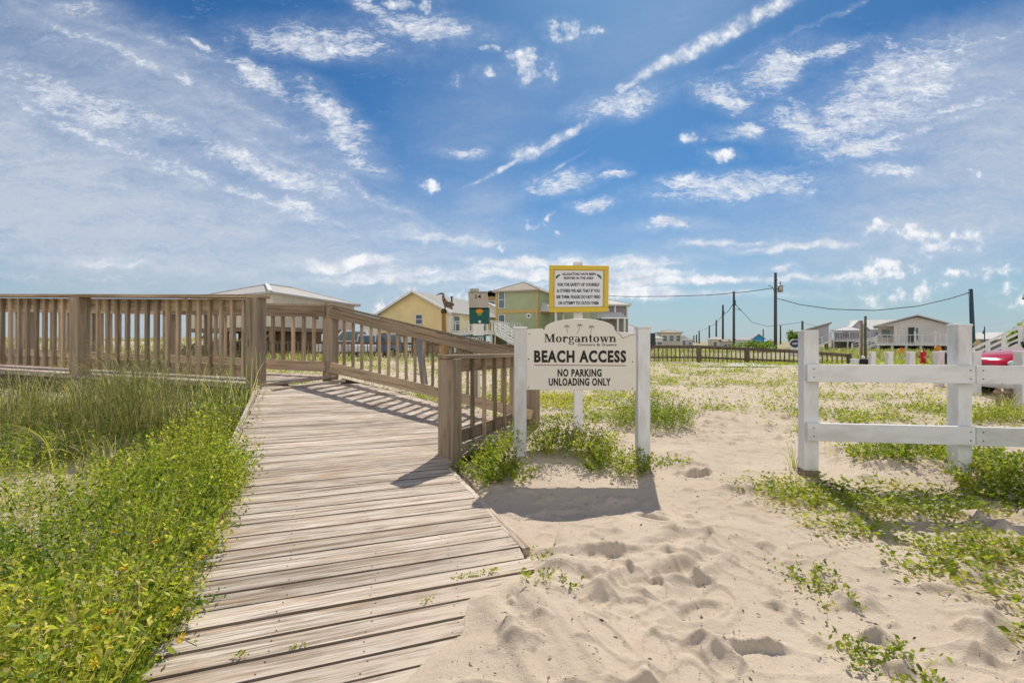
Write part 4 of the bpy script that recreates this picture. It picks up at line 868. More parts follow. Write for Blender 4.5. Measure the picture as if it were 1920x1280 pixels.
# brown tall house far behind the cottage
H4 = house('brown_house', (-3.5, 75), R(0), 'brown house top with ochre balcony glimpsed between the dispenser and green house')
m = MB(); wallbox(m, -2.2, 2.5, 0, 8, 3.5, 8.2); part('wall', m, plain('brown_wall', (.36, .24, .11)), H4); m = MB(); gable(m, -2.2, 2.5, 0, 8, 8.2, .8); part('roof', m, RF['dark'], H4); m = MB(); m.box((.1, -.6, 5.9), 4.6, 1.2, .25); part('balcony', m, plain('ochre_balcony', (.55, .33, .06)), H4); window(H4, .2, 0, 7.0, 1.2, .9); pilings(H4, -2, 2.3, .2, 7.5, 3.5, 2, 2, pil)

# green two-storey house
GH = house('green_house', (2.61, 50), R(-20.8), 'sage green two-storey house with hip roof and tan storey band')
ze = ZP(545.5, 50); zb = ZP(583, 50)
m = MB(); wallbox(m, -4.6, 0, 0, 8.5, .0, ze); part('wall', m, S['green'], GH); m = MB(); hip(m, -4.6, 0, 0, 8.5, ze, 1.15, .35); part('roof', m, RF['tan'], GH)
m = MB(); m.box((-2.3, -.02, zb), 4.66, .1, .32); m.box((.02, 4.25, zb), .1, 8.6, .32); part('storey_band', m, band, GH); m = MB(); m.box((-4.55, -.03, ze / 2), .22, .12, ze); m.box((.0, -.0, ze / 2), .16, .16, ze); part('corner_board', m, band, GH)
window(GH, -3.95, 0, ZP(562, 51.5), .62, 1.75); window(GH, -3.95, 0, ZP(606, 51.5), .62, 1.75)
m = MB(); x, z = -.9, ZP(592, 50.4); m.tube([(x, -.06, z), (x, -.02, z)], .28, 20); rr_ = part('round_window', m, M['trim'], GH); m = MB(); m.tube([(x, -.10, z), (x, -.05, z)], .11, 14); part('pane', m, M['dark'], rr_)
m = MB(); wallbox(m, .02, 4.2, 6.0, 13, 2.2, ze); part('wing', m, S['green'], GH); m = MB(); hip(m, .1, 4.2, 6.0, 13, ze, 1.15, .35); part('wing_roof', m, RF['tan'], GH)
m = MB(); m.add([(0, 1, zb), (1.9, 1, zb - .02), (1.9, 4.5, zb - .02), (0, 4.5, zb), (0, 1.8, zb + 1.1), (0, 3.7, zb + 1.1)], [(0, 1, 4), (1, 2, 5, 4), (2, 3, 5), (3, 2, 1, 0)]); part('porch_roof', m, RF['white'], GH); pilings(GH, 1.7, 1.7, 1.2, 4.3, zb - .05, 1, 2, M['trim'], .1); pilings(GH, .3, 4.0, 6.2, 12.5, 2.2, 2, 2, M['trim'], .12)

# grey house behind the alligator sign
KH = house('grey_house', (9.0, 60), R(-6), 'grey house with white porch roof half hidden behind the alligator sign')
s6 = 60.0; ze = ZP(574, s6); zp_ = ZP(599, s6)
m = MB(); wallbox(m, 0, 5.4, 0, 8, 1.6, ze); part('wall', m, S['grey'], KH); m = MB(); hip(m, 0, 5.4, 0, 8, ze, .95, .35, .2); part('roof', m, RF['white'], KH)
m = MB(); m.add([(-1.6, -2.4, zp_), (5.0, -2.4, zp_), (5.0, 0, zp_ + .15), (-1.6, 0, zp_ + .15), (-.6, -.9, zp_ + .75), (4.2, -.9, zp_ + .75), (4.6, 0, zp_ + .9), (-1.0, 0, zp_ + .9)], [(3, 2, 1, 0), (0, 1, 5, 4), (1, 2, 6, 5), (2, 3, 7, 6), (3, 0, 4, 7), (4, 5, 6, 7)]); part('porch_roof', m, RF['white'], KH)
for x in (-1.3, 1.2, 3.9, 4.7): m = MB(); m.box((x, -2.2, zp_ / 2), .22, .22, zp_); part('column', m, M['trim'], KH)
for x in (1.6, 3.8, 5.3): m = MB(); m.box((x, -.05, (ze + zp_) / 2), .2, .16, ze - zp_); part('corner_board', m, M['trim'], KH)
window(KH, 2.6, 0, ze - 1.0, .8, 1.3); pilings(KH, .2, 5.2, .3, 7.6, 1.6, 3, 2, M['trim'], .14)
m = MB(); m.box((1.7, -1.2, 1.5), 6.4, 2.4, .25); part('porch_deck', m, M['trim'], KH)
H5 = house('white_roof_cabin', (17.0, 68), R(-8), 'low white roofed cabin just right of the grey house')
m = MB(); wallbox(m, -2.5, 2.0, 0, 6, .0, 2.3); part('wall', m, S['white'], H5); m = MB(); hip(m, -2.5, 2.0, 0, 6, 2.3, 1.3, .35); part('roof', m, RF['white'], H5); window(H5, .6, 0, 1.3, .9, 1.1); m = MB(); m.box((3.0, 2, 1.2), .9, .9, 2.4); part('tank_shed', m, M['darkgrey'], H5)

# far row of small houses right of the sign
def far_house(name, px0, px1, ptop, peave, Y, wall, roof, label, rz=0, axis='x', shape='gable', wins=2):
    w = (px1 - px0) / F * Y; h = house(name, (XP((px0 + px1) / 2, Y), Y), rz, label, 'house'); e = ZP(peave, Y); r = max(ZP(ptop, Y) - e, .2)
    m = MB(); wallbox(m, -w / 2, w / 2, 0, w * .8, 0, e)
    if shape == 'gable': gable_end(m, -w / 2, w / 2, 0, e, r) if axis == 'y' else None
    part('wall', m, wall, h); m = MB(); (gable(m, -w / 2, w / 2, 0, w * .8, e, r, .3, .15, axis) if shape == 'gable' else hip(m, -w / 2, w / 2, 0, w * .8, e, r, .3)); part('roof', m, roof, h)
    for i in range(wins): window(h, -w / 2 + w * (i + .5) / wins, 0, e - 1.2, .9, 1.2)
    return h
far_house('beige_block_house', 1240, 1278, 620, 624, 105, S['beige'], RF['tan'], 'large boxy beige house far behind the picket railing', 0, 'x', 'hip', 3)
far_house('low_white_house', 1221, 1242, 630, 635, 96, S['white'], RF['white'], 'low white house in front of the boxy beige one', 0, 'x', 'hip', 2)
far_house('tiny_white_house', 1278, 1287, 629, 634, 130, S['white'], RF['white'], 'tiny white house right of the boxy beige house', 0, 'x', 'hip', 1)
far_house('tiny_blue_grey_house', 1288, 1300, 635, 638, 140, S['lav'], RF['grey'], 'tiny blue grey house left of the shortest far poles', 0, 'x', 'hip', 1)
far_house('white_roof_house', 1335, 1358, 632.5, 636.5, 120, S['cream'], RF['white'], 'white roofed house far off at the pole with a street lamp', 0, 'x', 'hip', 2)
far_house('beige_long_house', 1357, 1378, 637, 640, 110, S['beige'], RF['tan'], 'long low beige house just left of the street lamp pole', 0, 'x', 'gable', 3)
far_house('pale_row_house', 1383, 1411, 634, 637.5, 125, S['white'], RF['grey'], 'pale low house immediately left of the bright blue house', 0, 'x', 'gable', 4)
far_house('bright_blue_house', 1411, 1433, 626.5, 634.5, 125, S['blue'], RF['grey'], 'bright blue gabled house far off left of the transformer pole', 0, 'y', 'gable', 1)

# right-hand houses
A1 = house('white_gable_house', (40.5, 66), R(-31.5), 'small white house with pale sloping roof next to the white fence post')
ze = ZP(626, 66); m = MB(); wallbox(m, -1.8, 3.2, 0, 9, .9, ze); m.prism([(-1.8, 0, ze), (3.2, 0, ze), (3.2, 0, ze + 1.25)], (0, 1, 0), 9); part('wall', m, S['lav'], A1)
m = MB(); m.add([(-2.3, -.4, ze - .1), (3.6, -.4, ze + 1.4), (3.6, 9.4, ze + 1.4), (-2.3, 9.4, ze - .1), (-2.3, -.4, ze + .1), (3.6, -.4, ze + 1.6), (3.6, 9.4, ze + 1.6), (-2.3, 9.4, ze + .1)], [(3, 2, 1, 0), (4, 5, 6, 7), (0, 1, 5, 4), (1, 2, 6, 5), (2, 3, 7, 6), (3, 0, 4, 7)]); part('roof', m, RF['tan'], A1); window(A1, 1.6, 0, ze - 1.0, .9, 1.0); pilings(A1, -1.6, 3, .2, 8.6, .9, 3, 2, pil)
stairs(A1, (3.4, -1.2, 1.3), (-.2, -1.2, -.05), 1.1, M['trim'], 8)
B1 = house('deck_house', (47.0, 66), R(-35.4), 'white deck house with flat parasol roof and stairs behind the two pilings')
zd = ZP(637, 66); m = MB(); m.box((.3, 2.5, zd - .12), 7.6, 5, .24); part('porch_deck', m, M['trim'], B1); deckrail(B1, [(-3.4, 0), (4, 0)], zd, 1.05, M['trim'], .35); deckrail(B1, [(-3.4, 0), (-3.4, 5)], zd, 1.05, M['trim'], .35)
m = MB(); wallbox(m, -3.0, 3.0, 5, 9, .2, ZP(622, 70)); part('wall', m, S['lav'], B1); m = MB(); hip(m, -3.1, 1.0, 3.0, 8, ZP(620, 68), .55, .3, .12); part('roof', m, RF['white'], B1); pilings(B1, -3.2, 3.8, .2, 4.5, zd - .2, 4, 2, M['trim'], .11); window(B1, -1.2, 5, zd + .9, .9, .9); window(B1, 1.2, 5, 1.0, 1.0, 1.2)
stairs(B1, (4.3, .6, zd - .1), (1.4, -.6, 0), .9, M['trim'], 8)
C1 = house('purple_gable_house', (54.4, 74), R(-30), 'mauve gabled house with white metal roof behind the two pilings')
ze = ZP(624, 74); m = MB(); wallbox(m, -3, 1.2, 0, 8, .0, ze); gable_end(m, -3, 1.2, 0, ze, 1.9); part('wall', m, S['lav'], C1); m = MB(); gable(m, -3, 1.2, 0, 8, ze, 1.9, .4, .15); part('roof', m, RF['white'], C1); window(C1, -.9, 0, ze - .8, .8, 1.1)
C2 = house('white_metal_roof_house', (62.5, 84), R(-36.6), 'white metal roof with blue awning left of the pink house')
m = MB(); wallbox(m, -2.6, 5, 0, 8, .0, ZP(620, 84)); part('wall', m, S['lav'], C2); m = MB(); gable(m, -3.2, 5, 0, 8, ZP(617, 84), 1.6, .4, .15, 'x'); part('roof', m, RF['white'], C2); m = MB(); m.add([(-.8, -.1, 2.6), (1.9, -.1, 2.6), (1.9, -1.6, 1.9), (-.8, -1.6, 1.9), (-.8, -.1, 2.75), (1.9, -.1, 2.75), (1.9, -1.6, 2.05), (-.8, -1.6, 2.05)], [(0, 1, 2, 3), (7, 6, 5, 4), (0, 3, 7, 4), (3, 2, 6, 7), (2, 1, 5, 6), (1, 0, 4, 5)]); part('awning', m, plain('blue_awning', (.08, .2, .5)), C2); window(C2, .5, 0, 1.4, 1.6, .9)
PH = house('pink_house', (XP(1676, 60), 60), R(-38.5), 'large pinkish beige gabled house on pilings with a long white deck')
ze = ZP(611, 60); zf = ZP(644, 60); w = 5.25
m = MB(); wallbox(m, 0, w, 0, 9, zf, ze); xm = 2.25; m.prism([(-1.65, 0, ze), (w, 0, ze), (xm, 0, ze + 1.05)], (0, 1, 0), 9); wallbox(m, -1.65, .0, 2.0, 9, zf, ze); part('wall', m, S['pink'], PH)
m = MB(); pk = ze + 1.18
for xe, z_e in ((-2.1, ze - .14), (w + .4, ze - .1)):
    m.add([(xm, -.5, pk), (xm, 9.5, pk), (xe, 9.5, z_e), (xe, -.5, z_e), (xm, -.5, pk + .16), (xm, 9.5, pk + .16), (xe, 9.5, z_e + .16), (xe, -.5, z_e + .16)], [(0, 1, 2, 3), (7, 6, 5, 4), (0, 3, 7, 4), (3, 2, 6, 7), (2, 1, 5, 6), (1, 0, 4, 5)], [(0, 0, 0), (10, 0, 0), (10, 0, 0), (0, 0, 0)] * 2)
part('roof', m, RF['grey'], PH)
window(PH, -.8, 2.0, zf + 1.3, .9, 1.0); door(PH, 1.7, 0, zf, .6, 2.0, M['darkgrey']); window(PH, 2.2, 0, zf + 1.2, .28, 1.5)
m = MB(); m.box((w / 2 - .8, -1.2, zf - .12), w + 1.8, 2.6, .22); part('porch_deck', m, M['trim'], PH); deckrail(PH, [(-1.65, -2.4), (w, -2.4)], zf, 1.05, M['trim'], .5)
for x in (.2, 1.95, 3.8): m = MB(); m.box((x, -2.3, (ze + zf) / 2 - .3), .16, .16, (ze - zf) * .62); part('column', m, M['trim'], PH)
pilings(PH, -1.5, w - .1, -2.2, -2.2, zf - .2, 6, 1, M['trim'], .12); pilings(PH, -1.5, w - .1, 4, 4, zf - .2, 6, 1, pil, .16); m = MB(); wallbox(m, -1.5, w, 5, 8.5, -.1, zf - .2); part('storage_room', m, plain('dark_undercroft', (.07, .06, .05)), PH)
stairs(PH, (-1.8, -1.2, zf - .1), (-4.2, -1.2, -.0), 1.2, M['trim'], 9)
E1 = house('white_roof_bungalow', (57.5, 58), R(-46), 'grey green bungalow with white roof right of the leaning blue pole')
ze = ZP(636, 58); m = MB(); wallbox(m, -3.6, 0, 0, 8, -.1, ze); part('wall', m, S['sage'], E1); m = MB(); gable(m, -3.6, 1.6, 0, 6.5, ze, .75, .3, .12, 'x'); part('roof', m, RF['white'], E1); m = MB(); gable_end(m, 0, 6.5, 1.7, ze, .75, .1, 'x'); wallbox(m, .02, 1.6, .2, 6.2, -.1, ze - .01); part('gable_end', m, S['grey'], E1); window(E1, -1.6, 0, 1.0, .9, .9)
for h_ in (A1, B1, C1, C2, E1): h_.scale = (.80, 1, 1)
E2 = house('stair_house', (XP(1932, 24), 24), R(-50), 'raised pale house with white outside stairs at the right picture edge')
zf = ZP(645, 24) + .12; m = MB(); wallbox(m, 0, 6, .4, 7, zf, zf + 2.2); part('wall', m, S['lav'], E2); m = MB(); m.box((2.7, 2.5, zf - .08), 6.8, 6.0, .16); part('porch_deck', m, plain('dark_deck_edge', (.05, .05, .05)), E2); m = MB(); gable(m, 0, 6, .4, 7, zf + 2.2, .9, .3, .1, 'x'); part('roof', m, plain('green_roof', (.2, .26, .12)), E2)
pilings(E2, -.5, 5.8, .0, 5, zf - .15, 3, 2, pil, .1); stairs(E2, (-.3, -.9, zf - .2), (-2.0, -.9, -.15), 1.0, M['trim'], 6); 
m = MB(); m.box((-.25, .5, zf + .55), .12, .12, 1.2); part('deck_post', m, M['trim'], E2)
TH = empty('thatched_parasol', (XP(1893, 27), 27, 0), 0, 'golden thatched parasol beside the stairs at the right edge', 'parasol')
m = MB(); m.tube([(0, 0, -.3), (0, 0, 1.5)], .06, 8); part('pole', m, pil, TH); m = MB(); m.tube([(0, 0, ZP(639, 27)), (0, 0, ZP(626, 27))], [.56, .05], 14); part('thatch', m, wood('thatch_straw', (.50, .36, .09), (.42, .30, .08), (.2, .14, .04)), TH)

# ------------------------------------------------------------------ parked cars (far, seen between the balusters)
def car(name, x, y, rz, paintm, label, L=4.6, Wd=1.85, Hh=1.75, van=False):
    c = empty(name, (x, y, gz_at(x, y)), rz, label, 'car', 'vehicles parked behind the ramp')
    b = MB(); bh = .95 * Hh / 1.6; prof = [(-L / 2, .35), (-L / 2, bh * .92), (-L * .47, bh), (L * .22, bh), (L * .46, bh * .82), (L / 2, bh * .62), (L / 2, .35)]
    b.prism([(a, -Wd / 2, z) for a, z in prof], (0, 1, 0), Wd); bo = b.build('body', paintm, c, world=False, bevel=.06)
    t = MB(); k0, k1 = -L * .46, L * .20; q = [(k0, bh), (k0 + .25, Hh), (k1 - .75, Hh), (k1, bh)]; t.prism([(a, -Wd * .44, z) for a, z in q], (0, 1, 0), Wd * .88); t.build('cabin', paintm, c, world=False, bevel=.06)
    g = MB(); q = [(k0 + .2, bh + .05), (k0 + .4, Hh - .14), (k1 - .85, Hh - .14), (k1 - .2, bh + .05)]; g.prism([(a, -Wd * .455, z) for a, z in q], (0, 1, 0), Wd * .91); g.build('windows', M['glass'], c, world=False)
    g = MB(); g.add([(k1 + .02, -Wd * .38, bh + .06), (k1 + .02, Wd * .38, bh + .06), (k1 - .66, Wd * .36, Hh - .1), (k1 - .66, -Wd * .36, Hh - .1)], [(0, 1, 2, 3)]); g.build('windscreen', M['glass'], c, world=False)
    for a in (-L * .31, L * .31):
        for s in (-1, 1): w_ = MB(); w_.tube([(a, s * Wd * .42, .33), (a, s * Wd * .51, .33)], .33, 18); wo = w_.build('wheel', M['rubber'], c, world=False); r_ = MB(); r_.tube([(a, s * Wd * .505, .33), (a, s * Wd * .52, .33)], .19, 12); r_.build('rim', M['galv'], wo, world=False)
    for s in (-1, 1): h_ = MB(); h_.ball((L / 2 - .02, s * Wd * .36, bh * .66), .05, .17, .09, 8, 6); h_.build('headlight', M['trim'], c, world=False)
    return c
car('parked_car', XP(645, 43), 43, R(200), plain('white_car_paint', (.75, .76, .77), .25), 'white van with dark windows parked beside the white house', 4.8, 1.9, 2.3)
car('parked_car', XP(676, 47), 47, R(188), plain('pink_car_paint', (.55, .30, .32), .25), 'pale red car parked between two white vehicles behind ramp', 4.3, 1.8, 1.9)
car('parked_car', XP(692, 43), 42.5, R(-80), plain('silver_car_paint', (.62, .64, .66), .25), 'silver white car parked nose toward the boardwalk behind ramp', 4.5, 1.85, 1.95)
car('parked_car', XP(716, 46), 45, R(185), plain('blue_car_paint', (.18, .25, .40), .25), 'slate blue car parked next to the yellow house', 4.4, 1.8, 1.95)

# ------------------------------------------------------------------ utility poles and cables
def upole(px, ptop, Y, r, label, mat='pole', lean=0.0, extra=None):
    x = XP(px, Y); zt = ZP(ptop, Y); g = gz_at(x, Y); m = MB(); m.tube([(lean, 0, g - .5), (0, 0, zt)], [r * 1.25, r], 9); o = empty('utility_pole', (x, Y, 0), 0, label, 'utility pole', 'poles along the road'); m.build('shaft', M[mat], o, world=False)
    k = MB(); k.ball((0, 0, zt + .02), r * 1.05, r * 1.05, .06, 8, 4); k.build('pole_top', M[mat], o, world=False)
    if extra == 'transformer':
        k = MB(); zc = zt - 2.05; k.tube([(.62, 0, zc - .42), (.62, 0, zc + .42)], .33, 12); k.ball((.62, 0, zc + .42), .33, .33, .12, 12, 5); tr = k.build('transformer', M['galv'], o, world=False); k = MB(); k.tube([(.62, 0, zc + .5), (.62, 0, zc + .95)], .06, 6); k.beam((.1, 0, zc), (.4, 0, zc), .08, .1); k.build('bushing', M['dark'], tr, world=False)
        k = MB(); k.tube([(-.05, -.1, zt - 2.6), (-.5, -.1, zt - 1.75), (-.95, 0, zt - 1.6)], .04, 5); k.build('drop_lead', M['wire'], o, world=False)
        k = MB(); k.beam((-.2, -.16, zt - .9), (.2, -.16, zt - .9), .1, .1); k.build('cross_arm', M['pole'], o, world=False)
    if extra == 'lamp': k = MB(); zc = zt - 3.1; k.tube([(0, 0, zc), (.5, 0, zc + .1), (.95, 0, zc)], .05, 6); a = k.build('lamp_arm', M['galv'], o, world=False); k = MB(); k.ball((1.05, 0, zc - .04), .26, .14, .09, 10, 5); k.build('lamp_head', M['darkgrey'], a, world=False)
    if extra in ('pot', 'lamp'): k = MB(); k.tube([(0, -.25, zt - 2.4), (0, -.25, zt - 1.5)], .22, 8); k.build('transformer', M['darkgrey'], o, world=False)
    return o
upole(1454, 512, 62, .17, 'tall utility pole with transformer can and cable, nearest of the row', extra='transformer')
upole(1376, 547, 85, .19, 'utility pole carrying a street lamp arm, second tallest in the row', extra='lamp')
upole(1355.5, 572, 117, .22, 'utility pole just left of the pole with street lamp', extra='pot')
upole(1343, 600, 190, .28, 'thin far utility pole with dark transformer near its middle', extra='pot')
upole(1330, 610, 230, .33, 'far utility pole between the short poles and the lamp pole')
upole(1311, 620, 320, .42, 'shorter far pole, rightmost of the tiny cluster left of row')
upole(1306, 627, 420, .5, 'tiny far pole, middle of the cluster near horizon')
upole(1301, 629, 520, .6, 'tiniest far pole, leftmost of the cluster near horizon')
upole(1463.5, 610, 230, .3, 'slim far pole close to the right of the transformer pole')
upole(1431, 617, 330, .36, 'faint far pole above the bright blue house')
upole(1504.5, 602, 150, .3, 'far pole rising behind the left white fence post')
upole(1820, 543, 45, .16, 'leaning blue grey utility pole behind the right white fence post', 'bluepole', .3)
def cable(pts, r, label):
    P = [PX(*p) for p in pts]; m = MB(); out = []
    for a, b in zip(P[:-1], P[1:]): out += [a.lerp(b, k / 4) for k in range(4)]
    m.tube(out + [P[-1]], r, 5); tag(m.build('power_cable', M['wire'], None, loc=tuple(P[0])), label, 'cable', 'overhead cables')
cable([(1457, 559, 62), (1500, 571, 59), (1560, 579.5, 56), (1640, 582, 53), (1720, 574, 50), (1780, 560, 47), (1817, 548.5, 45)], .045, 'black cable sagging from transformer pole to leaning blue pole')
cable([(1449, 540, 62), (1400, 547, 62), (1330, 553, 63), (1250, 555.5, 65), (1180, 556, 68), (1100, 553, 72)], .045, 'black cable running left from transformer pole toward the grey house')
cable([(1376, 567, 85), (1410, 604, 110), (1440, 612, 130), (1504, 604, 150)], .05, 'thin cable between lamp pole and pole behind fence post')
cable([(1376, 568, 85), (1365, 584, 100), (1355.5, 590, 117), (1343, 606, 190), (1330, 613, 230), (1311, 622, 320)], .06, 'thin cable strung along the receding row of poles')
cable([(1504, 604, 150), (1530, 611, 120), (1545, 614, 95)], .05, 'thin cable dropping from far pole to white gable house')

# ------------------------------------------------------------------ right-hand street furniture
def mk_bollard():
    o = empty('bollard', (0, 0, 0)); m = MB(); m.box((0, 0, .3), .17, .17, 1.3); m.build('shaft', M['white'], o, world=False, bevel=.008); k = MB(); k.box((0, 0, .955), .19, .19, .05); k.build('cap', M['white'], o, world=False, bevel=.012); return o
B0 = mk_bollard()
BL = [(1635, 19, 'white square bollard, leftmost of the row beside the black planter'), (1667, 17, 'white bollard left of the orange barrel'), (1707, 15, 'white bollard between orange barrel and red hydrant'), (1760, 12.8, 'white bollard between red hydrant and dark bin'),
      (1826.5, 10.6, 'white bollard just right of the fence post, before the car'), (1917, 8.8, 'white bollard at the right edge, in front of red car')]
for i, (px, Y, lb) in enumerate(BL):
    x = XP(px, Y); o = B0 if i == 0 else dup(B0); o.location = (x, Y, ZP(659 if Y > 11 else 658, Y) - .98); tag(o, lb, 'bollard', 'white bollards along the lot')
hx, hy = XP(1731, 26.5), 26.5; HY = empty('fire_hydrant', (hx, hy, ZP(681, hy)), 0, 'red fire hydrant standing on the grass behind white bollards', 'hydrant')
m = MB(); m.tube([(0, 0, 0), (0, 0, .08)], .17, 14); m.tube([(0, 0, .06), (0, 0, .5)], .12, 14); m.build('barrel', M['red'], HY, world=False); m = MB(); m.ball((0, 0, .52), .15, .15, .17, 14, 8); m.tube([(0, 0, .66), (0, 0, .76)], .035, 8); m.build('bonnet', M['red'], HY, world=False)
for s in (-1, 1): m = MB(); m.tube([(s * .08, 0, .38), (s * .25, 0, .38)], .06, 10); m.build('side_outlet', M['red'], HY, world=False)
m = MB(); m.tube([(0, -.05, .36), (0, -.2, .36)], .08, 10); m.build('front_outlet', plain('pale_red_cap', (.7, .25, .22), .4), HY, world=False)
def barrel(px, py0, py1, Y, label):
    h = (py1 - py0) / F * Y; o = empty('orange_barrel', (XP(px, Y), Y, ZP(py1, Y)), 0, label, 'barrel', 'orange barrels'); m = MB(); m.tube([(0, 0, 0), (0, 0, h * .95)], [.31, .25], 14); m.build('body', M['orange'], o, world=False)
    k = MB(); k.tube([(0, 0, -.16), (0, 0, .02)], .33, 10); k.build('foot', plain('grey_foot', (.3, .27, .3)), o, world=False); k = MB(); k.tube([(-.1, 0, h * .93), (-.08, 0, h * 1.08), (.08, 0, h * 1.08), (.1, 0, h * .93)], .025, 6); k.build('handle', M['orange'], o, world=False)
barrel(1690.5, 653, 667, 42, 'orange barrel on the grass left of red hydrant'); barrel(1758.5, 648.5, 660, 50, 'orange barrel under the pink house, right of red hydrant')
BN = empty('dark_bin', (XP(1776, 25.5), 25.5, ZP(683, 25.5)), 0, 'dark green grey bin with pale lid beside the white fence post', 'bin'); m = MB(); m.box((0, 0, .3), .46, .46, .62); m.build('body', M['darkgrey'], BN, world=False, bevel=.03); m = MB(); m.box((0, 0, .68), .52, .52, .08); m.build('lid', plain('pale_lid', (.5, .5, .45)), BN, world=False, bevel=.03)
for (px, top, Y, mat, lb) in ((1615.5, 602, 35, pil, 'left brown timber piling of the pair behind the white fence'), (1622.5, 593.5, 35.3, plain('mossy_piling', (.12, .125, .08)), 'taller mossy piling, right one of the pair behind fence')):
    m = MB(); m.tube([(XP(px, Y), Y, -.4), (XP(px, Y), Y, ZP(top, Y))], .085, 10); o = m.build('timber_piling', mat, None, loc=(XP(px, Y), Y, 0)); tag(o, lb, 'piling'); k = MB(); k.ball((XP(px, Y), Y, ZP(top, Y)), .095, .095, .05, 8, 4); k.build('cap', M['darkgrey'], o)
PB = empty('black_planter', (XP(1620, 26), 26, ZP(683, 26)), 0, 'low black planter box at the feet of two pilings', 'planter'); m = MB(); m.box((0, 0, .14), .72, .5, .3); m.build('box', M['dark'], PB, world=False, bevel=.01); k = MB(); k.ball((-.05, 0, .36), .1, .1, .12, 8, 6); k.build('white_float', M['trim'], PB, world=False)
m = MB(); m.box((XP(1603, 26), 26, ZP(679, 26)), .3, .3, .26); m.box((XP(1603, 26), 26, ZP(679, 26) + .15), .34, .34, .05); tag(m.build('white_box', M['trim'], None, loc=(XP(1603, 26), 26, 0), bevel=.01), 'small white lidded box left of the black planter', 'box')
OS = empty('oval_sign', (XP(1491, 44), 44, 0), 0, 'dark blue oval sign with white rim left of the fence post', 'sign')
m = MB(); m.tube([(0, -.02, 0), (0, .06, 0)], 1.0, 28); o = m.build('board', plain('oval_blue', (.04, .06, .13), .4), OS, world=False); o.scale = (.46, 1, .36); o.location = (0, 0, ZP(644, 44)); m = MB(); m.tube([(0, .0, 0), (0, .05, 0)], 1.16, 28); o = m.build('rim', M['trim'], OS, world=False); o.scale = (.46, 1, .36); o.location = (0, .02, ZP(644, 44)); m = MB(); m.box((0, .1, .25), .9, .2, .9); m.build('pedestal', M['trim'], OS, world=False); m = MB()
for i in range(5): m.box((-.24 + i * .12, -.04, ZP(644, 44)), .06, .02, .16)
m.build('lettering', M['trim'], OS, world=False)
DS = empty('road_sign', (XP(1834, 29), 29, 0), 0, 'tan diamond road sign on brown post seen from behind', 'road sign'); m = MB(); m.beam((0, .04, -.4), (0, .04, ZP(637, 29)), .07, .07, up=(0, 1, 0)); m.build('post', pil, DS, world=False); zc = ZP(646, 29); m = MB(); q = .34; m.prism([(-q, 0, zc), (0, 0, zc - q), (q, 0, zc), (0, 0, zc + q)], (0, 1, 0), .02); m.build('plate', plain('tan_sign_back', (.62, .48, .28), .5), DS, world=False, bevel=.006)
FL = empty('flagpole', (XP(1846, 40), 40, 0), 0, 'thin flagpole with a drooping blue flag beyond diamond sign', 'flagpole'); m = MB(); m.tube([(0, 0, -.3), (0, 0, ZP(612, 40))], .04, 6); m.build('pole', M['bluepole'], FL, world=False); m = MB(); zt = ZP(614, 40); m.add([(-.02, 0, zt), (-.02, 0, zt - .5), (-.12, .04, zt - .55), (-.2, .0, zt - .42), (-.1, -.03, zt - .2)], [(0, 1, 2, 3, 4)]); m.build('flag', plain('blue_flag', (.03, .12, .35)), FL, world=False)
# red car, nose to the left, mostly outside the picture, and a low trestle
YBO = 9.9; CRD = empty('red_car', (10.42, YBO, 0.0), R(-4), 'bright red car with pale bumper nosing in behind the white fence', 'car')
crp = plain('red_car_paint', (.52, .015, .035), .12, 0, .05); crp.node_tree.nodes['Principled BSDF'].inputs['Specular IOR Level'].default_value = .7
def loft(m, secs, smooth=True):
    V = [p for s_ in secs for p in s_]; n = len(secs[0]); f = []
    for i in range(len(secs) - 1):
        for j in range(n): f.append((i * n + j, (i + 1) * n + j, (i + 1) * n + (j + 1) % n, i * n + (j + 1) % n))
    m.add(V, f, smooth=smooth); b0 = len(m.v) - len(V); m.f += [tuple(b0 + j for j in range(n)), tuple(b0 + (len(secs) - 1) * n + j for j in reversed(range(n)))]; m.sm += [False, False]
def csec(x, hw, lo, tp, cy=.9): return [(x, cy - hw * .9, lo), (x, cy - hw, lo + (tp - lo) * .35), (x, cy - hw, lo + (tp - lo) * .72), (x, cy - hw * .86, tp - .03), (x, cy - hw * .5, tp + .01), (x, cy, tp + .025), (x, cy + hw * .5, tp + .01), (x, cy + hw * .86, tp - .03), (x, cy + hw, lo + (tp - lo) * .72), (x, cy + hw, lo + (tp - lo) * .35), (x, cy + hw * .9, lo)]
m = MB(); loft(m, [csec(x, hw, lo, tp) for x, hw, lo, tp in ((.0, .52, .42, .70), (.05, .66, .36, .77), (.16, .76, .30, .84), (.35, .82, .26, .91), (.7, .86, .24, .97), (1.2, .88, .24, 1.02), (1.7, .88, .24, 1.05), (3.4, .88, .24, 1.05), (4.1, .86, .28, 1.03), (4.3, .78, .4, .9))]); body = m.build('body', crp, CRD, world=False)
m = MB(); loft(m, [csec(x, hw, .98, tp) for x, hw, tp in ((1.65, .76, 1.04), (2.3, .66, 1.44), (3.3, .66, 1.46), (4.0, .74, 1.05))]); cab = m.build('cabin', M['glass'], CRD, world=False); m = MB(); m.box((2.8, .9, 1.47), 1.0, 1.2, .05); m.build('roof', crp, CRD, world=False, bevel=.02)
m = MB(); loft(m, [csec(x, hw, lo, tp) for x, hw, lo, tp in ((-.04, .56, .24, .46), (.02, .70, .20, .48), (.16, .80, .18, .48), (.40, .86, .18, .45))]); m.build('bumper', plain('pale_bumper', (.70, .70, .70), .3), CRD, world=False)
m = MB(); m.box((1.6, .03, .24), 1.5, .05, .12); m.build('sill', plain('pale_sill', (.62, .62, .62), .35), CRD, world=False)
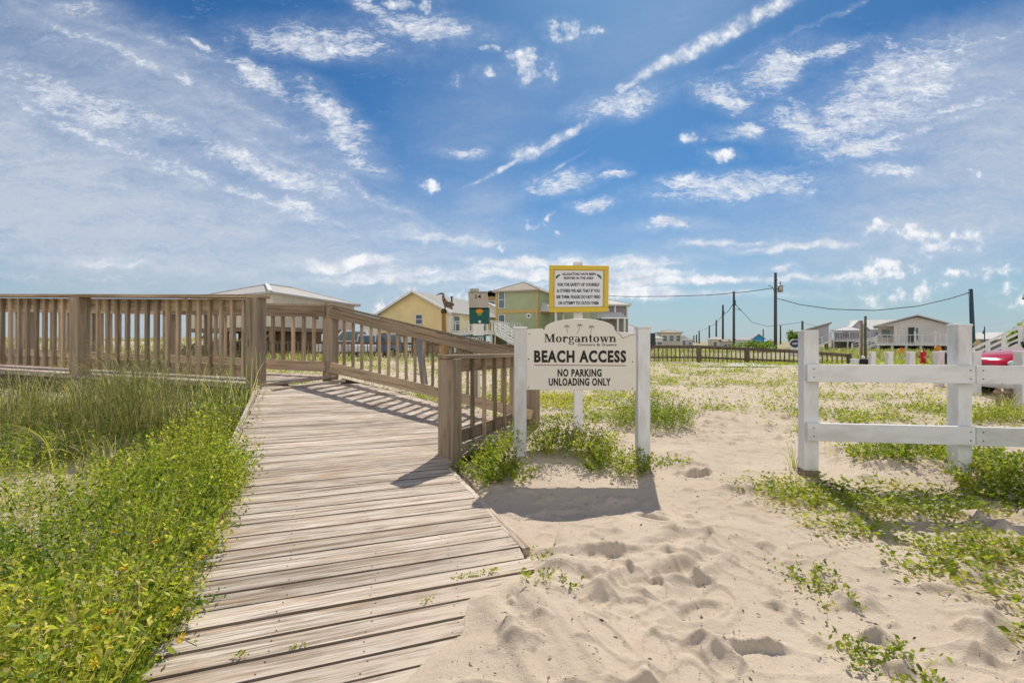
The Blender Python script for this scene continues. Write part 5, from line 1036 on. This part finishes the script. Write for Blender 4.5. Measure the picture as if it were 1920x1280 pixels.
for sy in (-1, 1):
    m = MB(); m.ball((.17, .9 + sy * .70, .735), .17, .085, .075, 12, 8); h_ = m.build('headlight', plain('headlight_glass', (.55, .68, .70), .08), CRD, world=False); m = MB(); m.ball((.42, .9 + sy * .80, .72), .16, .06, .045, 12, 8); m.build('lamp_surround', M['dark'], h_, world=False)
m = MB(); m.box((.02, .9, .62), .07, .8, .14); m.build('grille', M['dark'], CRD, world=False, bevel=.02)
for wx in (.86, 3.4):
    for sy in (-1, 1):
        m = MB(); m.tube([(wx, .9 + sy * .74, .32), (wx, .9 + sy * .895, .32)], .32, 20); w_ = m.build('wheel', M['rubber'], CRD, world=False); m = MB(); m.tube([(wx, .9 + sy * .88, .32), (wx, .9 + sy * .91, .32)], .2, 14); m.build('rim', M['galv'], w_, world=False)
YT_ = 8.9; CR = empty('wooden_trestle', (XP(1884, YT_), YT_, 0), 0, 'low brown wooden trestle in the sand before the red car', 'trestle'); zb_ = ZP(728, YT_)
for x in (-.12, .03, .13): m = MB(); m.box((x, 0, zb_ / 2 - .12), .05, .06, zb_ + .24); m.build('leg', pil, CR, world=False)
for x0, x1, z in ((-.26, .05, .8), (-.2, .02, .45), (.05, .35, .62)): m = MB(); m.beam((x0, -.05, zb_ * z), (x1, -.05, zb_ * z), .03, .035); m.build('crossbar', pil, CR, world=False)
# pale road and its kerb on the right
rd = MB(); rd.add([(9.5, 24.5, -.062), (70, 20, -.062), (70, 27.5, -.062), (14, 29.5, -.062)], [(0, 1, 2, 3)]); tag(rd.build('road', M['concrete'], None), kind='structure')
# ------------------------------------------------------------------ vegetation
class Veg:
    """triangles gathered with numpy; 'tint' per vertex picks the leaf colour"""
    def __init__(s): s.V = []; s.F = []; s.T = []; s.n = 0
    def push(s, V, Fc, T): s.V.append(V); s.F.append(Fc + s.n); s.T.append(T); s.n += len(V)
    def leaves(s, P, D, size, wr, tint, fold=.25, up=None):
        n = len(P); D = D / (np.linalg.norm(D, axis=1, keepdims=True) + 1e-9); U = np.tile([0, 0, 1.0], (n, 1)) if up is None else up
        U = U + RNG.normal(0, .55, (n, 3)); Sd = np.cross(D, U); Sd /= np.linalg.norm(Sd, axis=1, keepdims=True) + 1e-9; N = np.cross(Sd, D); sz = np.asarray(size).reshape(-1, 1) * np.ones((n, 1)); w = sz * wr * .5
        a = P; l = P + D * sz * .5 - Sd * w + N * w * fold; r = P + D * sz * .5 + Sd * w + N * w * fold; t = P + D * sz
        V = np.stack([a, r, t, l], 1).reshape(-1, 3); i = np.arange(n) * 4; s.push(V, np.concatenate([np.stack([i, i + 1, i + 2], 1), np.stack([i, i + 2, i + 3], 1)]), np.repeat(tint, 4))
    def blades(s, P0, P1_, P2_, width, tint, S=5):
        n = len(P0); ts = np.linspace(0, 1, S + 1); rows = []; d = P2_ - P0; sd = np.cross(d, np.array([0, 0, 1.0])) + RNG.normal(0, .15, (n, 3)); sd /= np.linalg.norm(sd, axis=1, keepdims=True) + 1e-9
        w = np.asarray(width).reshape(-1, 1) * np.ones((n, 1))
        for t in ts:
            c = P0 * (1 - t) ** 2 + P1_ * 2 * t * (1 - t) + P2_ * t * t; ww = w * .5 * (1 - t ** 2 * .92); rows += [c - sd * ww, c + sd * ww]
        k = (S + 1) * 2; V = np.stack(rows, 1).reshape(-1, 3); b = np.arange(n) * k; Fc = []
        for j in range(S): q = b + j * 2; Fc += [np.stack([q, q + 1, q + 3], 1), np.stack([q, q + 3, q + 2], 1)]
        s.push(V, np.concatenate(Fc), np.repeat(tint, k))
    def sprigs(s, base, h, lean, nl, lsize, wr, tint, spread=.9, stemw=.003):
        """upright leafy stems"""
        n = len(base); tip = base + np.stack([lean[:, 0], lean[:, 1], h], 1); mid = base + np.stack([lean[:, 0] * .25, lean[:, 1] * .25, h * .6], 1); s.blades(base, mid, tip, stemw, np.clip(tint + .25, 0, 1), 3)
        t = np.tile(np.linspace(.16, 1.0, nl), (n, 1)) + RNG.normal(0, .03, (n, nl)); t = np.clip(t, .05, 1.0)[..., None]; C = base[:, None] * (1 - t) ** 2 + mid[:, None] * 2 * t * (1 - t) + tip[:, None] * t * t
        ph = RNG.uniform(0, 6.28, (n, 1)) + np.arange(nl) * 2.4; el = RNG.normal(.35, .35, (n, nl)); D = np.stack([np.cos(ph) * spread, np.sin(ph) * spread, el + .35 * t[..., 0]], -1)
        sz = (np.asarray(lsize).reshape(-1, 1) * RNG.uniform(.65, 1.25, (n, nl))).ravel(); tt = np.clip(np.repeat(tint, nl) + RNG.normal(0, .16, n * nl), 0, .97); s.leaves(C.reshape(-1, 3), D.reshape(-1, 3), sz, wr, tt)
    def build(s, name, mat, loc=(0, 0, 0)):
        V = np.concatenate(s.V) - np.array(loc); o = mesh_np(name, V, np.concatenate(s.F), mat, {'tint': np.concatenate(s.T)}); o.location = loc; return o
def gz_np(x, y): return G0(x, y)
def left_dist(x, y): return ((LEFT1.x - LEFT0.x) * (y - LEFT0.y) - (LEFT1.y - LEFT0.y) * (x - LEFT0.x)) / (LEFT1 - LEFT0).length   # negative = left of the deck
# ---- ground cover on the left
def scatter(n, x0, x1, y0, y1, keep):
    x = RNG.uniform(x0, x1, n); y = RNG.uniform(y0, y1, n); m = keep(x, y) > RNG.uniform(0, 1, n); return x[m], y[m]
def keepL(x, y):
    ld = -left_dist(x, y); n = fbm(x * 1.1 + 3, y * 1.1, 4, 51); bare = sstep(.57, .47, n) * (1 - .93 * np.exp(-((x + 3.3) / .42) ** 2 - ((y - 3.85) / .28) ** 2)) * (1 - .9 * np.exp(-((x + 2.75) / .34) ** 2 - ((y - 2.65) / .22) ** 2)) * (1 - .85 * np.exp(-((x + 4.6) / .5) ** 2 - ((y - 4.3) / .25) ** 2)); near = sstep(1.1, .3, ld) * np.where(ld < .45, 2.2, 1)
    k = np.maximum(bare, near) * (ld > .015) * (ld < 5.6); k = k * np.where(y > 4.3, .55, 1.0)
    inside_walk = ((x - P1.x) * -WD.y + (y - P1.y) * WD.x); return k * (inside_walk > .10) * np.where((x > -3.6) & (x < -1.9) & (y > 3.0) & (y < 4.4) & (ld > .8), .5, 1)
gcv = Veg()
x, y = scatter(31000, -7.5, -.9, 1.25, 6.2, keepL)
dens_ = 1.25 / np.clip(y / 2.2, .7, 3); m = RNG.uniform(0, 1, len(x)) < np.clip(.36 + .5 * (y < 4.2) + .3 * (left_dist(x, y) > -.45), 0, 1); x, y = x[m], y[m]
ld = -left_dist(x, y); z = gz_np(x, y); hh = RNG.uniform(.10, .30, len(x)) * (1 + .35 * sstep(1.2, .1, ld)) * np.where(y < 2.3, .85, 1); hh = hh * np.where(ld < .6, 1.3, 1); need = np.clip(deckz(x + .2, y) - z, 0, .6) + RNG.uniform(.02, .16, len(x)); hh = np.where((ld < .42) & (ld > -.02), np.maximum(hh, need), hh)
edge = sstep(.5, 0, ld); lean = RNG.normal(0, .06, (len(x), 2)); lean[:, 0] += edge * .16 * RNG.uniform(0, 1, len(x)); lean[:, 1] += edge * .03
tint = np.clip(-.05 + 1.0 * fbm(x * 1.8, y * 1.8, 3, 61) + RNG.normal(0, .20, len(x)), .0, .9)
gcv.sprigs(np.stack([x, y, z], 1), hh, lean, 13, RNG.uniform(.016, .032, len(x)) * np.where(y < 2.0, 1.15, 1), .44, tint)
# sprigs hanging over the deck's edge
n = 2300; t = RNG.uniform(.42, 1.0, n); x = LEFT0.x + (LEFT1.x - LEFT0.x) * t - RNG.uniform(.01, .13, n); y = LEFT0.y + (LEFT1.y - LEFT0.y) * t; z = gz_np(x, y); clumpy = sstep(.36, .56, fbm(y * 2.2, y * .3, 3, 19)); k = RNG.uniform(0, 1, n) < .25 + .75 * clumpy; x, y, z, t, clumpy = x[k], y[k], z[k], t[k], clumpy[k]; n = len(x)
hh = np.clip(deckz(x + .25, y) - z, 0, .6) + RNG.uniform(.05, .24, n) * (.6 + .5 * clumpy); lean = np.stack([RNG.uniform(.03, .27, n) * (.5 + .6 * clumpy) * np.where(y < 1.8, .55, 1) * np.where(y > 3.5, .5, 1), RNG.uniform(-.08, .12, n)], 1)
gcv.sprigs(np.stack([x, y, z], 1), hh, lean, 15, RNG.uniform(.016, .030, n), .44, np.clip(RNG.normal(.42, .2, n), .05, .88))
# broad low leaves at the near corner and dry litter
x, y = scatter(3000, -3.0, -.9, 1.15, 2.5, lambda x, y: (left_dist(x, y) < .0) * sstep(2.6, 1.6, y) * sstep(.42, .5, fbm(x * 2, y * 2, 3, 77))); n = len(x)
gcv.leaves(np.stack([x, y, gz_np(x, y) + RNG.uniform(.03, .2, n)], 1), np.stack([RNG.normal(0, 1, n), RNG.normal(0, 1, n), RNG.normal(.1, .3, n)], 1), RNG.uniform(.03, .055, n), .8, np.clip(RNG.normal(.4, .15, n), 0, .8))
x, y = scatter(7000, -7.5, -.8, 1.2, 6.4, lambda x, y: (left_dist(x, y) < .02) * .7); n = len(x)
gcv.leaves(np.stack([x, y, gz_np(x, y) + RNG.uniform(.004, .05, n)], 1), np.stack([RNG.normal(0, 1, n), RNG.normal(0, 1, n), RNG.normal(0, .25, n)], 1), RNG.uniform(.02, .07, n), .14, RNG.uniform(.9, 1.0, n))
# a second, grassy species and dead stems
x, y = scatter(9000, -7, -1, 1.4, 6.0, lambda x, y: (left_dist(x, y) < -.03) * sstep(.45, .58, fbm(x * 1.3, y * 1.3, 3, 83)) * .8); n = len(x); b = np.stack([x, y, gz_np(x, y)], 1); d = RNG.normal(0, .11, (n, 2)); h = RNG.uniform(.14, .40, n)
gcv.blades(b, b + np.stack([d[:, 0] * .2, d[:, 1] * .2, h * .9], 1), b + np.stack([d[:, 0], d[:, 1], h * RNG.uniform(.6, 1, n)], 1), .006, np.clip(RNG.normal(.3, .22, n), .02, .85), 4)
# thin straws through it
x, y = scatter(1700, -7, -1, 1.4, 6.0, lambda x, y: (left_dist(x, y) < -.05) * .6); n = len(x); b = np.stack([x, y, gz_np(x, y)], 1); d = RNG.normal(0, .22, (n, 2)); h = RNG.uniform(.2, .5, n)
gcv.blades(b, b + np.stack([d[:, 0] * .2, d[:, 1] * .2, h * .9], 1), b + np.stack([d[:, 0], d[:, 1], h * RNG.uniform(.6, 1, n)], 1), .0035, RNG.uniform(.62, .95, n), 5)
tag(gcv.build('ground_cover', M['leaf']), 'bright green flowering ground cover growing left of the boardwalk ramp', 'ground cover', kind='stuff')

# ---- dune grass tufts by the railing and single arching stalks
def tuft(x, y, n, h, spread, label, dry=.3, name='grass_tuft', w=.006, grp='grass tufts'):
    v = Veg(); z = gz_at(x, y); a = RNG.uniform(0, 6.28, n); r = RNG.uniform(0, .07, n) * (1 + n / 80); b = np.stack([x + r * np.cos(a), y + r * np.sin(a), np.full(n, z - .02)], 1); out = RNG.uniform(.15, 1, n) * spread; hh = h * RNG.uniform(.6, 1.05, n) * (1 - .3 * (out / spread) ** 2)
    a = a + RNG.normal(0, .5, n); mid = b + np.stack([out * .25 * np.cos(a), out * .25 * np.sin(a), hh * 1.05], 1); tip = b + np.stack([out * np.cos(a), out * np.sin(a), hh * RNG.uniform(.45, .95, n)], 1); tint = np.clip(RNG.uniform(.1, .6, n) + (RNG.uniform(0, 1, n) < dry) * .4, 0, 1)
    v.blades(b, mid, tip, w, tint, 7); return tag(v.build(name, M['grass'], (x, y, z)), label, 'grass', grp)
TL = [(215, 5.2, 120, .72, .55, 'large grey green grass tuft below the second railing post'), (262, 5.05, 130, .75, .6, 'dense grass tuft left of the middle of the near railing'), (312, 4.95, 120, .70, .55, 'dense grass tuft under the middle of the near railing'),
      (365, 4.9, 130, .72, .55, 'arching grass tuft under the right half of the near railing'), (412, 4.8, 110, .74, .5, 'arching grass tuft just left of the ramp corner post'), (455, 4.75, 60, .8, .35, 'slender grass tuft touching the ramp corner post'),
      (150, 5.3, 70, .58, .55, 'sparser grass tuft at the foot of the second railing post'), (95, 5.2, 50, .5, .5, 'small grass tuft below the left end railing'), (30, 4.9, 60, .5, .6, 'straw coloured tuft at the left picture edge below railing'),
      (120, 4.2, 60, .42, .5, 'low grass tuft amid ground cover at the left'), (210, 3.9, 70, .40, .45, 'low green tuft before the large tufts, left of centre'), (185, 4.5, 70, .5, .45, 'middle sized tuft in front of the second railing post'), (340, 4.1, 50, .36, .4, 'low tuft between ground cover and railing grass')]
for (px, Y, n, h, sp, lb) in TL: tuft(XP(px, Y), Y, int(n * 1.3), h * (1.62 if h > .55 else 1.15), sp * 1.35, lb,   .6 if px < 150 else .5, w=.0055)
rg = Veg(); n = 5200; t = RNG.uniform(-.2, 6.5, n); o_ = RNG.uniform(.12, 1.0, n) ** 1.2; x = P1.x + WD.x * t + OUTN.x * o_; y = P1.y + WD.y * t + OUTN.y * o_; k = fbm(x * 2.6, y * 2.6, 3, 66) + RNG.normal(0, .05, n) > .41; x, y = x[k], y[k]; n = len(x); b = np.stack([x, y, gz_np(x, y) - .02], 1); a = RNG.uniform(0, 6.28, n); L = RNG.uniform(.08, .42, n); h = RNG.uniform(.3, .82, n)
rg.blades(b, b + np.stack([np.cos(a) * L * .2, np.sin(a) * L * .2, h], 1), b + np.stack([np.cos(a) * L, np.sin(a) * L, h * RNG.uniform(.5, .95, n)], 1), .006, np.clip(RNG.normal(.52, .3, n), 0, 1), 5); tag(rg.build('railing_grass', M['grass']), 'mass of arching dune grass below the near railing', 'grass', kind='stuff')
def stalk(p0, p1, p2, Y, lb):
    v = Veg(); a, b, c = [np.array([tuple(PX(*p, Y + d))]) for p, d in ((p0, 0), (p1, .05), (p2, .1))]; v.blades(a, b, c, np.array([.007]), np.array([.72]), 12); o = v.build('grass_stalk', M['grass'], tuple(a[0])); tag(o, lb, 'grass stalk')
stalk((135, 1230), (305, 1090), (296, 1070), 2.15, 'long pale grass stalk bent across the ground cover'); stalk((160, 1250), (300, 1050), (292, 1072), 2.2, 'second pale grass stalk meeting the first at its tip'); stalk((190, 1290), (180, 1230), (150, 1195), 1.95, 'short curled grass stalk near the bottom left'); stalk((380, 1030), (345, 1060), (312, 1066), 2.6, 'bent grass stalk near the ramp edge'); stalk((20, 1125), (60, 1130), (118, 1178), 2.1, 'pale grass stalk arching at the left picture edge')
stalk((230, 960), (232, 1060), (238, 1030), 2.7, 'upright thin stalk amid the flowers')

# ---- yellow flowers
def flower(px, py, Y, lb):
    p = PX(px, py, Y); m = MB(); k = random.uniform(0, 6)
    for i in range(9):
        a = k + i * .698; m.add([(0, 0, 0), (math.cos(a - .22) * .010, math.sin(a - .22) * .010, .003), (math.cos(a) * .017, math.sin(a) * .017, .002), (math.cos(a + .22) * .010, math.sin(a + .22) * .010, .003)], [(0, 1, 2, 3)])
    o = m.build('yellow_flower', M['petal']); o.location = p; o.scale = (1.35, 1.35, 1.35); o.rotation_euler = (random.uniform(-.2, .7), random.uniform(-.5, .5), 0); tag(o, lb, 'flower', 'yellow flowers in the ground cover'); c = MB(); c.ball((0, 0, .003), .0045, .0045, .003, 8, 5); c.build('flower_centre', M['yellow'], o, world=False); st_ = MB(); st_.tube([(0, 0, 0), (.006, 0, -.05)], .0012, 4); st_.build('stem', plain('green_stem', (.1, .16, .03)), o, world=False)
for (px, py, lb) in ((292, 1015, 'yellow flower nearest the ramp among upper ground cover'), (228, 1067, 'left yellow flower of the bright pair mid patch'), (236, 1062, 'right yellow flower of the bright pair mid patch'), (204, 1146, 'yellow flower below the bright pair'), (340, 1196, 'lowest yellow flower beside the ramp edge'), (176, 1182, 'yellow flower left of the bent stalks'), (328, 1146, 'yellow flower above the lowest one by the ramp'), (95, 930, 'upper left yellow flower'), (135, 942, 'yellow flower right of the upper left one'), (105, 977, 'yellow flower above the sandy gap at left'), (60, 994, 'yellow flower by the sandy gap, at left'), (75, 1030, 'yellow flower under the sandy gap at left'), (392, 936, 'yellow flower overhanging the ramp edge'), (375, 1046, 'yellow flower among stems over ramp edge'), (310, 976, 'small yellow flower in upper middle of patch'), (396, 1020, 'yellow flower nearest the ramp in the middle height'), (180, 1242, 'yellow flower near the bottom left corner'), (53, 1121, 'yellow flower at far left, lower half'), (215, 995, 'pale yellow flower in the patch centre')):
    Y = 900 * (CAMH - .24) / (py - 640); flower(px, py, Y, lb)

# ---- leafy clumps that stand on their own
def clump(name, cx, cy, rx, ry, n, h, label, ls=.026, wr=.5, tb=.35, lean=.10, grp=None, nl=12, keep=None):
    v = Veg(); a = RNG.uniform(0, 6.28, n); r = np.sqrt(RNG.uniform(0, 1, n)) * (.75 + .5 * fbm(np.cos(a) * 1.5 + cx * 7, np.sin(a) * 1.5 + cy, 2, 3)); x = cx + rx * r * np.cos(a); y = cy + ry * r * np.sin(a)
    if keep is not None: m = keep(x, y); x, y, a, r = x[m], y[m], a[m], r[m]
    n = len(x); z = gz_np(x, y); hh = h * RNG.uniform(.5, 1.05, n) * (1.05 - .55 * np.clip(r, 0, 1) ** 2); ln = np.stack([np.cos(a), np.sin(a)], 1) * r[:, None] * lean + RNG.normal(0, .05, (n, 2)); tint = np.clip(tb + .45 * (fbm(x * 4, y * 4, 2, 8) - .4) + RNG.normal(0, .10, n), .03, .88)
    v.sprigs(np.stack([x, y, z], 1), hh, ln, nl, RNG.uniform(.75, 1.2, n) * ls, wr, tint); return tag(v.build(name, M['vine'], (cx, cy, gz_at(cx, cy))), label, 'plant', grp)
clump('beach_plant', .40, 4.85, .78, .34, 460, .34, 'bushy yellow green plant filling the gap between the sign posts', .032, .5, .45)
clump('beach_plant', 1.0, 4.42, .34, .22, 120, .22, 'green plant spilling around the foot of right sign post', .032, .55, .35)
clump('beach_plant', -.02, 4.22, .22, .20, 60, .13, 'small sprawling plant in front of the left sign post', .030, .5, .35)
clump('beach_plant', -.24, 4.30, .22, .42, 120, .20, 'fresh green plant between the newel post and the sign', .036, .55, .38)
clump('beach_plant', 2.05, 6.9, .62, .5, 420, .46, 'rounded green bush in the sand right of the sign', .032, .45, .25)
clump('beach_plant', 3.95, 4.5, .8, .34, 400, .22, 'dense green plant around the foot of second fence post', .034, .55, .34)
clump('beach_plant', 4.05, 3.72, .55, .34, 330, .22, 'dense green plant at the right picture edge below fence', .034, .55, .36)
clump('beach_plant', .55, 9.5, 1.1, .6, 420, .22, 'low yellowish plants behind the alligator sign post', .04, .45, .6)
clump('beach_plant', -1.3, 9.6, 1.2, .5, 380, .26, 'low green plants seen through the ramp balusters', .04, .45, .45)
for (px, py, r_, n, h, lb) in ((640, 652, 1.2, 160, .5, 'hazy green clump beyond the ramp post'), (1870, 790, .5, 160, .35, 'yellow green clump under the red car at the right edge'), (1700, 772, .55, 60, .16, 'thin straggly plant behind the lower fence rail'), (1610, 785, .7, 90, .14, 'flat green plant behind the lower fence rail near the left post')):
    Y = 900 * CAMH / max(py - 640, 20); clump('beach_plant', XP(px, Y), Y, r_, r_ * .6, n, h, lb, .035, .45, .45)
tuft(XP(1490, 4.5), 4.5, 26, .34, .34, 'thin grey green grass tuft left of the first fence post', .2); tuft(XP(1560, 4.9), 4.9, 9, .62, .16, 'tall dry stalks behind the first fence post', .9, 'dry_stalks', .006); tuft(XP(1690, 4.6), 4.6, 6, .5, .1, 'dry brown stalks before the lower fence rail', .9, 'dry_stalks', .006); tuft(XP(1890, 8.2), 8.2, 46, .55, .6, 'yellowish arching grass tuft in front of the red car', .6); tuft(XP(1615, 4.35), 4.35, 8, .34, .14, 'short dry stalks right of the first fence post', .8, 'dry_stalks', .006)

# ---- vines creeping over the sand on the right, sprays on the lot
def vine_keep(x, y):
    n = fbm(x * 1.5, y * 2.0, 4, 91); band1 = np.exp(-(((y - 3.55) - (-.25) * (x - 2.8)) / .30) ** 2) * sstep(1.7, 2.3, x); band2 = np.exp(-(((y - 2.75) - (-.35) * (x - 2.3)) / .42) ** 2) * sstep(1.75, 2.4, x); band3 = np.exp(-(((x - 2.2) - (-.3) * (y - 1.9)) / .22) ** 2) * sstep(2.2, 1.8, y) * .55
    band4 = sstep(2.2, 2.7, x) * sstep(3.3, 2.6, y) * .85; return np.clip(np.maximum.reduce([band1, band2, band3, band4]) * sstep(.42, .56, n) * 1.3, 0, 1)
vv_ = Veg(); x, y = scatter(15000, 1.4, 5.2, 1.3, 4.4, vine_keep); n = len(x)
a0 = fbm(x * 1.2, y * 1.2, 2, 15) * 9
for q in range(3):
    xx, yy_ = x + RNG.normal(0, .022, n), y + RNG.normal(0, .022, n); az_ = RNG.uniform(0, 6.28, n); zz = gz_np(xx, yy_) + RNG.uniform(.006, .06, n) * (1 + .6 * fbm(xx * 3, yy_ * 3, 2, 4))
    vv_.leaves(np.stack([xx, yy_, zz], 1), np.stack([np.cos(az_), np.sin(az_), RNG.normal(.25, .35, n)], 1), RNG.uniform(.020, .044, n), .62, np.clip(.30 + .65 * (fbm(xx * 2.3, yy_ * 2.3, 3, 28) - .3) + RNG.normal(0, .13, n), 0, .97))
m = RNG.uniform(0, 1, n) < .45; b = np.stack([x[m], y[m], gz_np(x[m], y[m]) + .012], 1); k = m.sum(); aa = a0[m] + RNG.normal(0, .6, k); L = RNG.uniform(.1, .28, k); vv_.blades(b, b + np.stack([np.cos(aa) * L * .5, np.sin(aa) * L * .5, np.full(k, .03)], 1), b + np.stack([np.cos(aa + .3) * L, np.sin(aa + .3) * L, np.full(k, .002)], 1), .004, RNG.uniform(.85, 1, k), 4)
tag(vv_.build('creeping_vines', M['vine']), 'creeping green vines spreading over the sand below the white fence', 'vines', kind='stuff')
# stray seedlings on the path and at the deck's corner
for (px, py, n, lb) in ((990, 1040, 9, 'tiny weed at the near right corner of the boards'), (1000, 1100, 7, 'tiny weed in the sand beside the boards'), (1045, 1112, 9, 'small weed in the sand right of the boards'), (1240, 862, 40, 'trailing weed right of the sign post'), (1270, 855, 25, 'outlying trailing weed right of the sign'), (1525, 1075, 26, 'small weed at the left fringe of the vines'), (1560, 1110, 22, 'second small weed left of the vines'), (1640, 1215, 22, 'weed near the bottom right of the path'), (1660, 1245, 24, 'lowest weed at the bottom right')):
    Y = 900 * (CAMH - .03) / (py - 640); clump('weed', XP(px, Y), Y, .06 + n * .003, .05 + n * .002, n, .07, lb, .026, .5, .35, .05, None, 6)
# weeds in the board gaps
wv = Veg()
for (x0, y0, x1, y1, n) in ((850, 1084, 935, 1068, 90), (790, 1128, 812, 1122, 22), (545, 1213, 575, 1206, 22), (440, 1232, 470, 1226, 26)):
    t = RNG.uniform(0, 1, n); P = np.array([tuple(PX(x0 + (x1 - x0) * k, y0 + (y1 - y0) * k, 900 * (CAMH - .045) / (y0 + (y1 - y0) * k - 640))) for k in t]); P[:, 2] = CAMH - 1.165 + RNG.uniform(0, .02, n); wv.leaves(P, np.stack([RNG.normal(0, 1, n), RNG.normal(0, 1, n), RNG.uniform(0, .8, n)], 1), RNG.uniform(.008, .022, n), .5, RNG.uniform(.2, .8, n))
tag(wv.build('crack_weeds', M['vine']), 'tiny weeds rooted in the gaps between the ramp boards', 'weeds', kind='stuff')
# the lot between the sign and the picket railing, and the sand behind the ramp
lv = Veg()
def lot_keep(x, y):
    k = vegmap(x, y) * 1.6 + .085 * sstep(5.5, 8, y); k = k * np.where((np.abs(x - PATH(y)) < .9) & (y < 8), .2, 1.0); k = np.where(inpoly(x, y, DECKPOLY) > -.2, 0, k); wk = (x - P1.x) * -WD.y + (y - P1.y) * WD.x; return np.where((x < -2.3) & (wk > -1.6), 0, k)
y_ = 5.4 + 27 * RNG.uniform(0, 1, 60000) ** 1.5; x_ = RNG.uniform(-1, 1, 60000) * (y_ * 1.12 + 1); m = (lot_keep(x_, y_) > RNG.uniform(0, 1, 60000)) & (x_ > -16); x, y = x_[m], y_[m]; n = len(x); z = gz_np(x, y); sc_ = 1 + y * .045
for q in range(7):
    xx, yy_ = x + RNG.normal(0, .05, n) * sc_, y + RNG.normal(0, .05, n) * sc_; a_ = RNG.uniform(0, 6.28, n); lv.leaves(np.stack([xx, yy_, gz_np(xx, yy_) + RNG.uniform(0, .10, n)], 1), np.stack([np.cos(a_), np.sin(a_), RNG.normal(.55, .5, n)], 1), RNG.uniform(.025, .06, n) * sc_, .36, np.clip(.40 + .5 * (fbm(xx * .8, yy_ * .8, 2, 71) - .3) + RNG.normal(0, .16, n), 0, 1))
tag(lv.build('lot_plants', M['vine']), 'scattered low plants covering the sandy lot', 'ground cover', kind='stuff')
# tall grass on the far dunes and lots
fv = Veg(); N = 26000; y_ = RNG.uniform(29, 80, N); x_ = RNG.uniform(-1, 1, N) * y_ * 1.15; k = np.where((x_ < -12) & (y_ > 38), sstep(.35, .55, fbm(x_ * .12, y_ * .12, 3, 9)), np.where(y_ > 31, sstep(.42, .6, fbm(x_ * .1, y_ * .1, 3, 44)) * .8, 0)); k = np.where((x_ > 9) & (y_ > 19) & (y_ < 30.5), 0, k); m = k > RNG.uniform(0, 1, N); x, y = x_[m], y_[m]; n = len(x); b = np.stack([x, y, gz_np(x, y) - .05], 1)
for q in range(3):
    bb = b + np.stack([RNG.normal(0, .2, n), RNG.normal(0, .2, n), np.zeros(n)], 1); d = RNG.normal(0, .25, (n, 2)); h = RNG.uniform(.2, .75, n); fv.blades(bb, bb + np.stack([d[:, 0] * .3, d[:, 1] * .3, h * .8], 1), bb + np.stack([d[:, 0], d[:, 1], h], 1), .06, np.clip(RNG.normal(.45, .2, n), 0, .9), 2)
tag(fv.build('dune_grass', M['grass']), 'yellow green grass on the far dunes and lots', 'grass', kind='stuff')
# twigs, bark bits and shells on the trodden sand
dv = Veg(); N = 16000; y_ = 1.25 + 6 * RNG.uniform(0, 1, N) ** 1.6; x_ = RNG.uniform(-.4, 4.4, N); rel = relief(x_, y_); m = (inpoly(x_, y_, DECKPOLY) < -.02) | (sandside(x_, y_) > .12); m &= (x_ < y_ * 1.15) & ((rel < -.012) | (RNG.uniform(0, 1, N) < .28)); x, y, rel = x_[m], y_[m], rel[m]; n = len(x); a_ = RNG.uniform(0, 6.28, n)
dv.leaves(np.stack([x, y, gz_np(x, y) + rel + .004], 1), np.stack([np.cos(a_), np.sin(a_), RNG.normal(.12, .15, n)], 1), RNG.uniform(.003, .013, n) * RNG.choice([1, 1, 1, 2.2], n), .42, RNG.uniform(0, 1, n))
tag(dv.build('sand_litter', leafmat('litter', [(0, (.05, .035, .025)), (.7, (.14, .09, .06)), (1, (.5, .46, .4))], .0)), 'dark twigs and bark bits scattered on the sand', 'litter', kind='stuff')

# ---- far trees
def bush_tree(px, ptop, Y, w, label, n=900, name='round_tree', trunk=.18):
    x = XP(px, Y); g = gz_at(x, Y); H = ZP(ptop, Y) - g; o = empty(name, (x, Y, g), 0, label, 'tree'); m = MB(); m.tube([(0, 0, -.3), (.05, 0, H * .3), (.0, 0, H * .6)], [trunk, trunk * .8, trunk * .45], 7)
    for k in range(5): a = k * 1.3; m.tube([(0, 0, H * (.3 + .05 * k)), (math.cos(a) * w * .3, math.sin(a) * w * .3, H * (.55 + .05 * k))], [trunk * .4, trunk * .15], 5)
    m.build('trunk', pil, o, world=False); v = Veg(); c = RNG.normal(0, 1, (9, 3)) * np.array([w * .24, w * .24, H * .15]) + np.array([0, 0, H * .62]); k = RNG.integers(0, 9, n); d = RNG.normal(0, 1, (n, 3)); d /= np.linalg.norm(d, axis=1, keepdims=True); P = c[k] + d * RNG.uniform(.5, 1, (n, 1)) * np.array([w * .2, w * .2, H * .17])
    v.leaves(P, d + RNG.normal(0, .5, (n, 3)), RNG.uniform(.2, .42, n), .45, np.clip(RNG.normal(.22, .14, n), 0, .7)); cr = v.build('crown', M['leaf']); cr.parent = o
bush_tree(1489, 621, 62, 1.7, 'round dark green tree behind the oval blue sign'); bush_tree(1440, 639, 75, 2.6, 'low dark green shrub left of the transformer pole base', 500, 'low_shrub', .1); bush_tree(1914, 611, 26, .7, 'green palm like shrub on the deck at the right edge', 420, 'deck_shrub', .05)
for px, pt, Y, w, lb in ((1405, 641, 60, 3.0, 'yellow green shrub on the dune before the blue house'), (1432, 643, 58, 2.6, 'yellow green shrub between blue house and transformer pole')): bush_tree(px, pt, Y, w, lb, 420, 'dune_shrub', .06)
